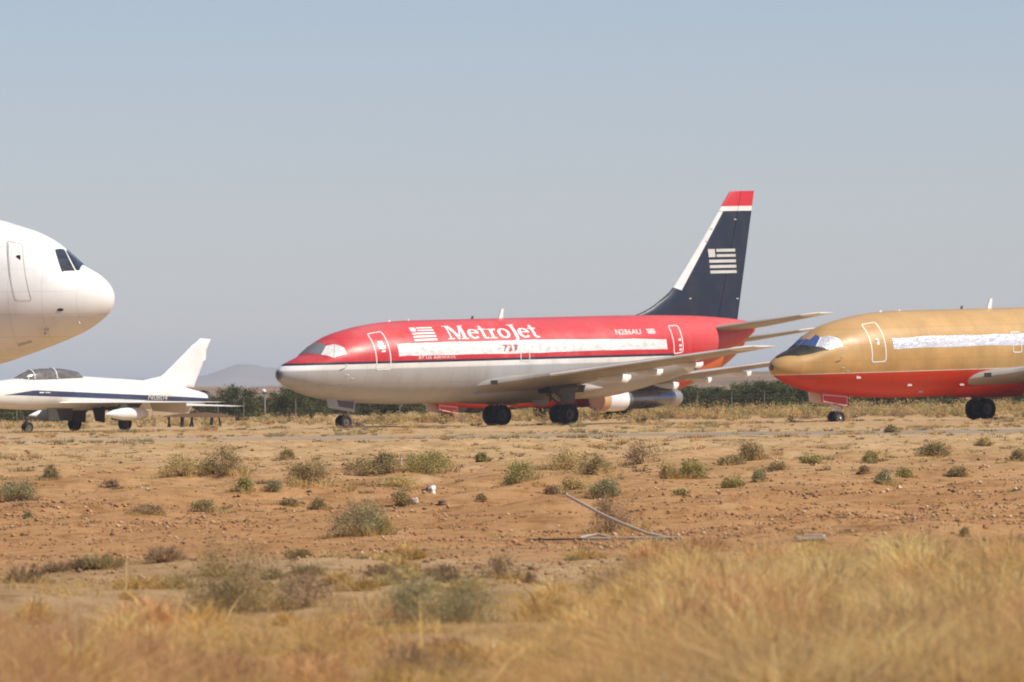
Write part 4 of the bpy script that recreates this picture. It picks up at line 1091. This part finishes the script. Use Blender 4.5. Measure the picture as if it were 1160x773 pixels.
def near_brush():
    parts = []
    n = 1900; x, y = in_frame_ground(n, 44, 106, 1.15); px = 580+x/y*F_PX
    q = lumps(x, y, 1.6, 41)
    right = np.clip((px-600)/180, 0, 1); left = np.clip((300-px)/260, 0, 1); near = np.clip((72-y)/14, 0, 1); far = np.clip((94-y)/10, 0, 1); mid = np.clip((y-82)/6, 0, 1)*(1-right)
    keep = RNG.uniform(0, 1, n) < np.clip(q*(.16+.9*right*far+.7*left*near+.55*near+.26*mid), 0, 1)
    for i in np.nonzero(keep)[0]:
        w = RNG.uniform(.18, .58)*(.8+.5*right[i]); h = min(w*RNG.uniform(.4, .95), .20+.30*right[i]*far[i]+.16*left[i])
        if mid[i] > .5: h *= .6
        u = RNG.uniform()
        pal = STRAWS if u < .30+.12*right[i] else OLGRASS if u < .60 else TAWNY if u < .9 else BROWN
        if left[i]*near[i] > .15: pal = TAWNY if u < .75 else STRAWS
        if mid[i] > .4: pal = (BROWN, OLGRASS, OLIVE, YELLOW, STRAWS)[RNG.integers(0, 5)]
        k = int(330*w/.4)
        a, b, c = shrub_geo(w, h, pal, int(210*w/.4), 0, .055, .8, twig_cols=pal)
        dk = RNG.uniform(.8, 1.25)
        parts.append((a+np.array([x[i], y[i], float(gz(x[i], y[i]))-.01]), b, np.clip(c*dk, 0, .88)))
        ph = RNG.uniform(0, 2*PI, k); rr = w*.5*np.sqrt(RNG.uniform(0, 1, k)); el = RNG.uniform(0, 1, k)
        p = np.stack([x[i]+rr*np.cos(ph), y[i]+rr*np.sin(ph), float(gz(x[i], y[i]))+h*np.sqrt(np.maximum(0, 1-(rr/w*2)**2))*el*.8], 1)
        parts.append(blades(p, h*RNG.uniform(.2, .7, k), ph+RNG.normal(0, .7, k), np.abs(RNG.normal(1.0, .6, k)), RNG.uniform(.007, .02, k), np.clip(palette(pal, k)*dk*1.05, 0, .88), 3))
    # long bent stalks with small heads
    n = 500; x, y = in_frame_ground(n, 48, 90, 1.1); px = 580+x/y*F_PX; kp = RNG.uniform(0, 1, n) < np.clip((px-500)/300, .15, 1)*lumps(x, y, 1.1, 23); x, y = x[kp], y[kp]; k = len(x)
    parts.append(blades(np.stack([x, y, gz(x, y)], 1), RNG.uniform(.35, .85, k), RNG.uniform(0, 2*PI, k), np.abs(RNG.normal(1.0, .5, k)), RNG.uniform(.010, .022, k), palette(STRAWS, k), 5))
    return join(parts)
V, Q, C = sward()
v2, q2_, c2 = near_brush(); V, Q, C = join([(V, Q, C), (v2, q2_, c2)])
tag(npmesh('dry_grass', V, Q, M['straw'], C), kind='stuff')

# thin weeds and dead tufts all over the plain
def tufts():
    parts = []
    x, y = in_frame_ground(15000, 92, 470, 1.25)
    q = lumps(x, y*.35, .55, 31); red = np.clip((y-104)/6, 0, 1)*np.clip((178-y)/16, 0, 1)
    keep = RNG.uniform(0, 1, len(x)) < np.clip((q**2.2)*1.5*(1-.6*red)+.04, 0, 1)
    keep &= ~((np.abs(y-(366-.8*x)) < 9) & (RNG.uniform(0, 1, len(x)) < .85))
    x, y, q = x[keep], y[keep], q[keep]
    for i in range(len(x)):
        s = y[i]/F_PX; w = max(.05, RNG.lognormal(np.log(4.6), .65)*s*(.5+q[i])); h = min(RNG.uniform(.18, .5)*w, 6*s)+.008
        k = int(RNG.integers(16, 30)*(1+w/s/12)); ph = RNG.uniform(0, 2*PI, k); rr = w*.5*np.sqrt(RNG.uniform(0, 1, k))
        p = np.stack([x[i]+rr*np.cos(ph), y[i]+rr*np.sin(ph)*1.6], 1); z = gz(p[:, 0], p[:, 1])-.005
        pal = (BROWN, YELLOW, OLGRASS, OLIVE, SAGE, TAWNY)[RNG.integers(0, 6)]
        parts.append(blades(np.concatenate([p, z[:, None]], 1), h*RNG.uniform(.4, 1.2, k), ph, np.abs(RNG.normal(.9, .5, k)), np.full(k, max(.007, 1.3*s)), palette(pal, k), 3))
    for bx, by, w, h in SKIRTS:
        for j in range(int(RNG.integers(3, 9))):
            a = RNG.uniform(0, 2*PI); r = w*RNG.uniform(.25, .8); k = int(RNG.integers(30, 70)); rr = w*.28*np.sqrt(RNG.uniform(0, 1, k)); ph = RNG.uniform(0, 2*PI, k)
            p = np.stack([bx+r*np.cos(a)+rr*np.cos(ph), by+r*np.sin(a)+rr*np.sin(ph)], 1); z = gz(p[:, 0], p[:, 1])-.005
            parts.append(blades(np.concatenate([p, z[:, None]], 1), h*RNG.uniform(.15, .6)*RNG.uniform(.5, 1.2, k), ph, np.abs(RNG.normal(.8, .4, k)), np.full(k, max(.006, .8*by/F_PX)), palette((YELLOW, STRAWS, OLGRASS, BROWN)[RNG.integers(0, 4)], k), 3))
    return join(parts)
V, Q, C = tufts()
tag(npmesh('dry_weeds', V, Q, M['straw'], C), kind='stuff')

# clods and stones on the scraped red soil
def stones():
    x, y = in_frame_ground(210000, 92, 335, 1.12)
    band = 1.25*np.exp(-((y-130)/30)**2)+.15
    rows = .08+.95*lumps(x, y*.5, 1.2, 77)**1.8
    keep = RNG.uniform(0, 1, len(x)) < band*rows; x, y = x[keep], y[keep]; n = len(x)
    size = np.clip(RNG.lognormal(np.log(.0135), .55, n), .005, .055)*np.clip(y/140, .8, 1.6)
    base = np.array([(1, 0, 0), (-1, 0, 0), (0, 1, 0), (0, -1, 0), (0, 0, 1), (0, 0, -.5)], float)
    f = np.array([(0, 2, 4), (2, 1, 4), (1, 3, 4), (3, 0, 4), (2, 0, 5), (1, 2, 5), (3, 1, 5), (0, 3, 5)])
    ang = RNG.uniform(0, 2*PI, n); P = base[None]*RNG.uniform(.6, 1.25, (n, 6, 1))*size[:, None, None]*np.array([1.15, 1, .8])
    ca, sa = np.cos(ang)[:, None], np.sin(ang)[:, None]
    X = P[:, :, 0]*ca-P[:, :, 1]*sa+x[:, None]; Y = P[:, :, 0]*sa+P[:, :, 1]*ca+y[:, None]; Z = P[:, :, 2]+(gz(x, y)+size*.25)[:, None]
    V = np.stack([X, Y, Z], 2).reshape(-1, 3); T = (f[None]+(np.arange(n)*6)[:, None, None]).reshape(-1, 3)
    pal = palette([(.40, .20, .08), (.34, .16, .065), (.47, .26, .12), (.26, .125, .055), (.22, .14, .08)], n); light = RNG.uniform(0, 1, n) < .09; pal[light] = (.60, .42, .26)
    return V, T, np.repeat(pal, 6, 0)
V, T, C = stones()
m, nt, p, _ = mat_new('stone'); a_ = N(nt, 'Attribute', attribute_name='tint'); nt.links.new(a_.outputs['Color'], p.inputs['Base Color']); p.inputs['Roughness'].default_value = .95; M['stone'] = m
tag(npmesh('gravel', V, T, M['stone'], C), kind='stuff')

# yellow scrub under and behind the aircraft
def scrub():
    parts = []
    n = 1500; y = RNG.uniform(478, 640, n); x = RNG.uniform(-.5, .5, n)*1160/F_PX*1.3*y
    keep = (RNG.uniform(0, 1, n) < .95) & ~((y < 505) & (RNG.uniform(0, 1, n) < .75)); 
    px = 580+x/y*F_PX; keep &= ~((px < 430) & (RNG.uniform(0, 1, n) < .7))
    for i in np.nonzero(keep)[0]:
        w = RNG.uniform(.5, 1.9); h = w*RNG.uniform(.28, .55)*(1 if px[i] > 500 else .62)
        pal = (YELLOW, YELLOW, OLGRASS, GREEN, STRAWS)[RNG.integers(0, 5)]
        v, q, c = shrub_geo(w, h, pal, 24, 110, .10, .8)
        v = v+np.array([x[i], y[i], float(gz(x[i], y[i]))]); parts.append((v, q, c))
    return join(parts)
V, Q, C = scrub()
tag(npmesh('scrub', V, Q, M['straw'], C), kind='stuff')

# the row of desert trees behind
def tree_protos(k):
    out = []
    for i in range(k):
        r = np.random.default_rng(50+i)
        g = Geo(); limbs = []
        for j in range(r.integers(4, 7)):
            a = 2*PI*j/5+r.uniform(-.4, .4); tip = np.array([math.cos(a)*r.uniform(.5, 1.0), math.sin(a)*r.uniform(.5, 1.0), r.uniform(1.25, 2.0)])
            mid = tip*np.array([.35, .35, .5])+r.normal(0, .07, 3)
            g.tube([(r.normal(0, .06), r.normal(0, .06), -.05), tuple(mid), tuple(tip)], [.07, .05, .018], 7); limbs.append(tip)
        tr = (g.V, g.F)
        P = []; cc = []
        n_cl = 70
        for j in range(n_cl):
            a = r.uniform(0, 2*PI); e = r.uniform(0, 1); rad_ = 1.45*math.sqrt(r.uniform(.05, 1))*(1-.22*e)
            c = np.array([math.cos(a)*rad_, math.sin(a)*rad_, .48+1.75*e*(1-.30*(rad_/1.45)**2)+r.normal(0, .07)])
            m_ = r.integers(110, 190); P.append(c+r.normal(0, 1, (m_, 3))*np.array([.19, .19, .13])); cc.append(np.clip(palette(TREE, m_)*r.uniform(.75, 1.35), 0, .9))
        P = np.concatenate(P); cc = np.concatenate(cc)
        out.append((tr, leaves(P, RNG.uniform(.08, .17, len(P)), cc)))
    return out
M['bark'] = paint('grey_brown_bark', (.13, .10, .075), .9, .3, spec=.2)
PROT = []
for (tv, tf), (lv, lq, lc) in tree_protos(5):
    tm = mk('trunk', tv, tf, M['bark'], None, True); cm = npmesh('crown', lv, lq, M['leaf'], lc)
    PROT.append((tm.data, cm.data)); bpy.data.objects.remove(tm); bpy.data.objects.remove(cm)
TREES = [ # px, depth, width scale, height scale, label
 (-6, 600, 1.25, .85, 'dark green tree at the picture\'s left edge, beneath the fighter\'s nose'),
 (28, 606, 1.2, .80, 'dark green tree under the fighter\'s cockpit'),
 (66, 612, 1.1, .70, 'low green tree behind the fighter\'s nose wheel'),
 (232, 640, .9, .80, 'small green tree just behind the fighter\'s tailpipe'),
 (268, 600, 1.25, 1.06, 'tallest round-topped green tree between the fighter and the red airliner'),
 (296, 632, .9, .70, 'low green tree directly behind the white-headed pole'),
 (326, 604, 1.3, .98, 'round green tree below the red airliner\'s nose tip'),
 (352, 612, 1.1, .88, 'green tree close under the red airliner\'s cockpit'),
 (384, 618, 1.1, .78, 'dark tree behind the red airliner\'s nose wheels'),
 (420, 622, 1.1, .72, 'dark tree just behind the red airliner\'s forward door'),
 (455, 618, 1.2, .72, 'dark tree seen below the belly left of the second nose gear'),
 (540, 640, 1.1, .70, 'dark tree behind the hidden airliner\'s nose gear'),
 (610, 640, 1.1, .70, 'dark tree between the red airliner\'s main wheels'),
 (742, 655, 1.1, .80, 'dark tree behind the hung engine'),
 (786, 628, 1.2, .84, 'dark hedge tree at the end of the row by the hung engine'),
 (812, 622, 1.3, .76, 'low spreading hedge tree left of the middle post of the gap'),
 (840, 626, 1.3, .86, 'dark hedge tree behind the middle of the gap between the airliners'),
 (868, 620, 1.2, .98, 'tallest hedge tree in the gap between the airliners'),
 (894, 622, 1.2, .92, 'dark hedge tree below the gold airliner\'s nose tip'),
 (922, 626, 1.2, .72, 'dark tree behind the gold airliner\'s nose gear door'),
 (956, 628, 1.2, .72, 'dark tree just right of the gold airliner\'s nose wheels'),
 (992, 632, 1.2, .66, 'dark tree below the gold airliner\'s forward door'),
 (1030, 630, 1.2, .68, 'dark tree below the silver-covered windows\' front end'),
 (1068, 634, 1.2, .66, 'dark tree just left of the gold airliner\'s main wheels'),
 (1136, 630, 1.3, .84, 'green tree below the gold airliner\'s wing'),
 (1172, 632, 1.2, .84, 'green tree under the wing at the picture\'s right edge'),
]
for i, (px, d, ws, hs, lab) in enumerate(TREES):
    if 200 < px < 400: ws, hs = ws*.74, hs*.95
    tr, cr = PROT[i % 5]
    o = thing('desert_tree', lab, 'tree', (col_x(px, d), d, float(gz(col_x(px, d), d))-.03), (i*73) % 360, 0, 'trees behind the aircraft')
    o.scale = (ws, ws, hs)
    for nm, me in (('trunk', tr), ('crown', cr)):
        c = bpy.data.objects.new(nm, me); COL.objects.link(c); c.parent = o

# wire fence in front of the trees, its posts parts of it
d = 575
f = thing('wire_fence', 'thin wire fence on pale metal posts along the trees', 'fence', (0, d, 0))
M['post'] = paint('galvanised_post', (.30, .28, .25), .6, .3)
M['pipe'] = paint('dusty_weathered_pipe', (.46, .39, .31), .6, .4)
for px in (-60, 18, 75, 172, 246, 275, 334, 393, 452, 511, 570, 629, 688, 740, 789, 828, 865, 930, 990, 1050, 1110, 1170, 1230):
    g = Geo(); x = col_x(px, d); g.tube([(x, 0, -.1), (x, 0, 1.25)], .017, 8); g.tube([(x, 0, 1.24), (x+.04, -.22, 1.42)], .014, 6); g.done('post', M['post'], f, True)
g = Geo()
for z in (.15, .45, .75, 1.05, 1.22): g.tube([(col_x(-70, d), .03, z), (col_x(1240, d), .03, z)], .0022, 4)
g.done('wire', M['post'], f)

# a pointed panel up on dark legs behind the fighter
x0, d = col_x(222, 505), 505
t = thing('wing_panel', 'brownish pointed wing panel resting on dark legs behind the fighter\'s tail', 'wing panel', (x0, d, float(gz(x0, d))))
g = Geo(); w_ = 505/F_PX
prof = [(-38, .62), (-20, .74), (10, .80), (26, .70), (43, .54), (44, .51), (20, .52), (-10, .55), (-38, .57)]
g.plate([(a*w_, b) for a, b in prof], .9, 'Y'); g.done('panel', paint('brown_primer', (.24, .15, .09), .6, .4), t)
for a, b, r_ in ((-33, .10, .05), (-30, -.12, .05), (-17, .02, .10), (-8, .14, .06), (-4, -.10, .05), (16, .05, .09), (27, -.1, .05)):
    g = Geo(); g.tube([(a*w_, -.3+abs(b), -.05), (a*w_+b, -.2, .6)], r_, 8); g.done('leg', M['dark_metal'], t, True)
# white-headed pole by the trees
x = col_x(299, 590)
t = thing('lamp_post', 'slim pole with a round white head in front of the green trees', 'lamp post', (x, 590, 0))
g = Geo(); g.tube([(0, 0, -.1), (0, 0, 1.75)], .045, 10); g.done('pole', M['post'], t, True)
g = Geo(); g.lathe([(-.13, .001), (-.12, .08), (-.03, .15), (.06, .13), (.12, .04), (.13, .001)], (-.05, 0, 1.84), 'Z', 20); g.done('lamp_head', M['white'], t, True)
g = Geo(); g.box((-.05, -.12, 1.72), (.24, .2, .12)); g.done('bracket', M['strut'], t)

# small things lying on the plain
def gpt(px, py, dz=0.0):
    x, y = hit(px, py); return Vector((x, y, float(gz(x, y))+dz))
c0 = gpt(757, 611.5); D = c0.y
def pl(px, py, dy=0.0):
    r = CM @ np.array([(px-580)/F_PX, -(py-386.5)/F_PX, -1.0]); r = r*((D+dy)/r[1]); return Vector((r[0], r[1], r[2]+CAM_H))
t = thing('bent_pipe', 'bent galvanised pipe frame lying on the red soil with one arm sticking up', 'pipe', (c0.x, c0.y, c0.z))
def rel(P): return [p-c0+Vector((0, 0, max(0.0, float(gz(p.x, p.y))+.02-p.z))) for p in P]
g = Geo(); g.tube(rel([pl(642.7, 561.8, 1.1), pl(662.6, 572.3, .85), pl(681.6, 582.7, .6), pl(698.6, 590.6, .42), pl(732.8, 604.2, .15), pl(757.5, 611, 0), pl(773, 612.3, -.1)]), .018, 10); g.done('arm', M['pipe'], t, True)
g = Geo(); g.tube(rel([pl(762, 612.0, -.05), pl(725, 612.2, .15), pl(694, 611.6, .3), pl(677, 605.5, .5), pl(658.5, 608.8, .4), pl(657.5, 613.2, .2), pl(691, 613.6, .1)]), .016, 10); g.done('brace', M['pipe'], t, True)
g = Geo(); g.tube(rel([pl(660, 613.8, .1), pl(628, 615.2, .15), pl(596, 616.2, .3)]), .011, 8); g.done('rusty_rod', M['dark_metal'], t, True)
def lumpy(name, c, r, mat, label, cat, seed, flat=1.0):
    bm = bmesh.new(); bmesh.ops.create_icosphere(bm, subdivisions=3, radius=1)
    rr = np.random.default_rng(seed); ph = rr.uniform(0, 6, 6)
    for v in bm.verts:
        k = 1+.22*math.sin(v.co.x*3+ph[0])+.18*math.sin(v.co.y*4+ph[1])+.15*math.sin(v.co.z*5+ph[2])+.10*math.sin(v.co.x*9+v.co.z*7+ph[3])
        v.co = Vector((v.co.x*r[0], v.co.y*r[1], v.co.z*r[2]*flat))*k
    me = bpy.data.meshes.new(name); bm.to_mesh(me); bm.free()
    for p in me.polygons: p.use_smooth = True
    o = link(name, me, mat); o.location = c+Vector((0, 0, r[2]*.55)); return tag(o, label, cat)
c = gpt(489, 559); s = c.y/F_PX
lumpy('crumpled_bag', c, (4.2*s, 3.5*s, 5*s), M['white'], 'crumpled white bag on the soil above the large grey-green bush', 'bag', 3)
lumpy('bag_shade_lump', c+Vector((-6.5*s, 0, 0)), (4*s, 3.5*s, 4*s), M['dark_metal'], 'dark brown lump added for the shaded side of the crumpled white bag', 'shade_lump', 4)  # dark lump added to stand in for the bag's shaded side
c = gpt(470, 570); lumpy('pale_stone', c, (3*s, 2.5*s, 3.4*s), paint('pale_stone', (.6, .52, .42), .9), 'pale stone beside the small dark bush', 'stone', 9)
c = gpt(501, 572); lumpy('brown_stone', c, (5.5*s, 4*s, 2.6*s), paint('brown_stone', (.22, .13, .08), .9), 'flat brown stone on the red soil below the white bag', 'stone', 11)
c = gpt(454, 532.5); s2 = c.y/F_PX; g = Geo(); g.tube([tuple(c-Vector((0, 0, .05))), tuple(c+Vector((.01, 0, 14*s2)))], 1.3*s2, 8)
tag(g.done('marker_stake', paint('pale_wood', (.55, .47, .33), .8), None, True), 'pale wooden stake standing between two bushes', 'stake')
c = gpt(918, 611); s3 = c.y/F_PX
g = Geo(); R = Matrix.Rotation(.12, 3, 'Z'); g.box(tuple(c+Vector((0, 0, 1.6*s3))), (34*s3, .3, 2.6*s3), R); g.box(tuple(c+Vector((6*s3, .05, 4.0*s3))), (20*s3, .2, 1.8*s3), Matrix.Rotation(-.2, 3, 'Z'))
tag(g.done('flat_board', M['pipe']), 'weathered grey board lying flat behind the tall dry grass', 'board')

# ------------------------------------------------------------------ air, sky, sun
m = bpy.data.materials.new('hazy_air'); m.use_nodes = True; nt = m.node_tree; nt.nodes.clear()
out = nt.nodes.new('ShaderNodeOutputMaterial'); v = nt.nodes.new('ShaderNodeVolumePrincipled')
v.inputs['Color'].default_value = (.87, .92, 1.0, 1); v.inputs['Density'].default_value = HAZE; v.inputs['Anisotropy'].default_value = .0
nt.links.new(v.outputs[0], out.inputs['Volume'])
g = Geo(); g.box((0, 26000, 30), (61000, 70000, 64)); hz = g.done('haze', m); tag(hz, kind='stuff')

SUN_AZ, SUN_EL = 68.0, 47.0     # azimuth to the right of straight back towards the camera
sd = Vector((math.sin(rad(SUN_AZ))*math.cos(rad(SUN_EL)), -math.cos(rad(SUN_AZ))*math.cos(rad(SUN_EL)), math.sin(rad(SUN_EL))))
sl = bpy.data.lights.new('sun', 'SUN'); sl.energy = SUN; sl.angle = rad(.53); sl.color = (1, .93, .81)
so = bpy.data.objects.new('sun', sl); COL.objects.link(so); so.rotation_euler = (-sd).to_track_quat('-Z', 'Y').to_euler(); so.location = (0, 0, 200)
w = bpy.data.worlds.new('World'); SC.world = w; w.use_nodes = True; nt = w.node_tree; nt.nodes.clear()
sk = nt.nodes.new('ShaderNodeTexSky'); sk.sky_type = 'NISHITA'; sk.sun_disc = False
sk.sun_elevation = rad(SUN_EL); sk.sun_rotation = math.atan2(sd.x, sd.y); sk.altitude = 700
sk.air_density = .85; sk.dust_density = .2; sk.ozone_density = 5.0
bg = nt.nodes.new('ShaderNodeBackground'); bg.inputs[1].default_value = SKY
wo = nt.nodes.new('ShaderNodeOutputWorld'); tint = nt.nodes.new('ShaderNodeMix'); tint.data_type = 'RGBA'; tint.blend_type = 'MULTIPLY'; tint.inputs[0].default_value = 1; tint.inputs[7].default_value = (1.0, .89, .955, 1)
nt.links.new(sk.outputs[0], tint.inputs[6]); nt.links.new(tint.outputs[2], bg.inputs[0]); nt.links.new(bg.outputs[0], wo.inputs[0])
vs = SC.view_settings; vs.view_transform = 'Standard'; vs.look = 'None'; vs.exposure = EXPO; vs.gamma = 1; vs.use_curve_mapping = False
SC.render.engine = 'CYCLES'; SC.cycles.use_denoising = True; SC.cycles.max_bounces = 6; SC.cycles.volume_bounces = 0
SC.cycles.sample_clamp_indirect = 8; SC.cycles.pixel_filter_type = 'BLACKMAN_HARRIS'; SC.cycles.filter_width = 1.8
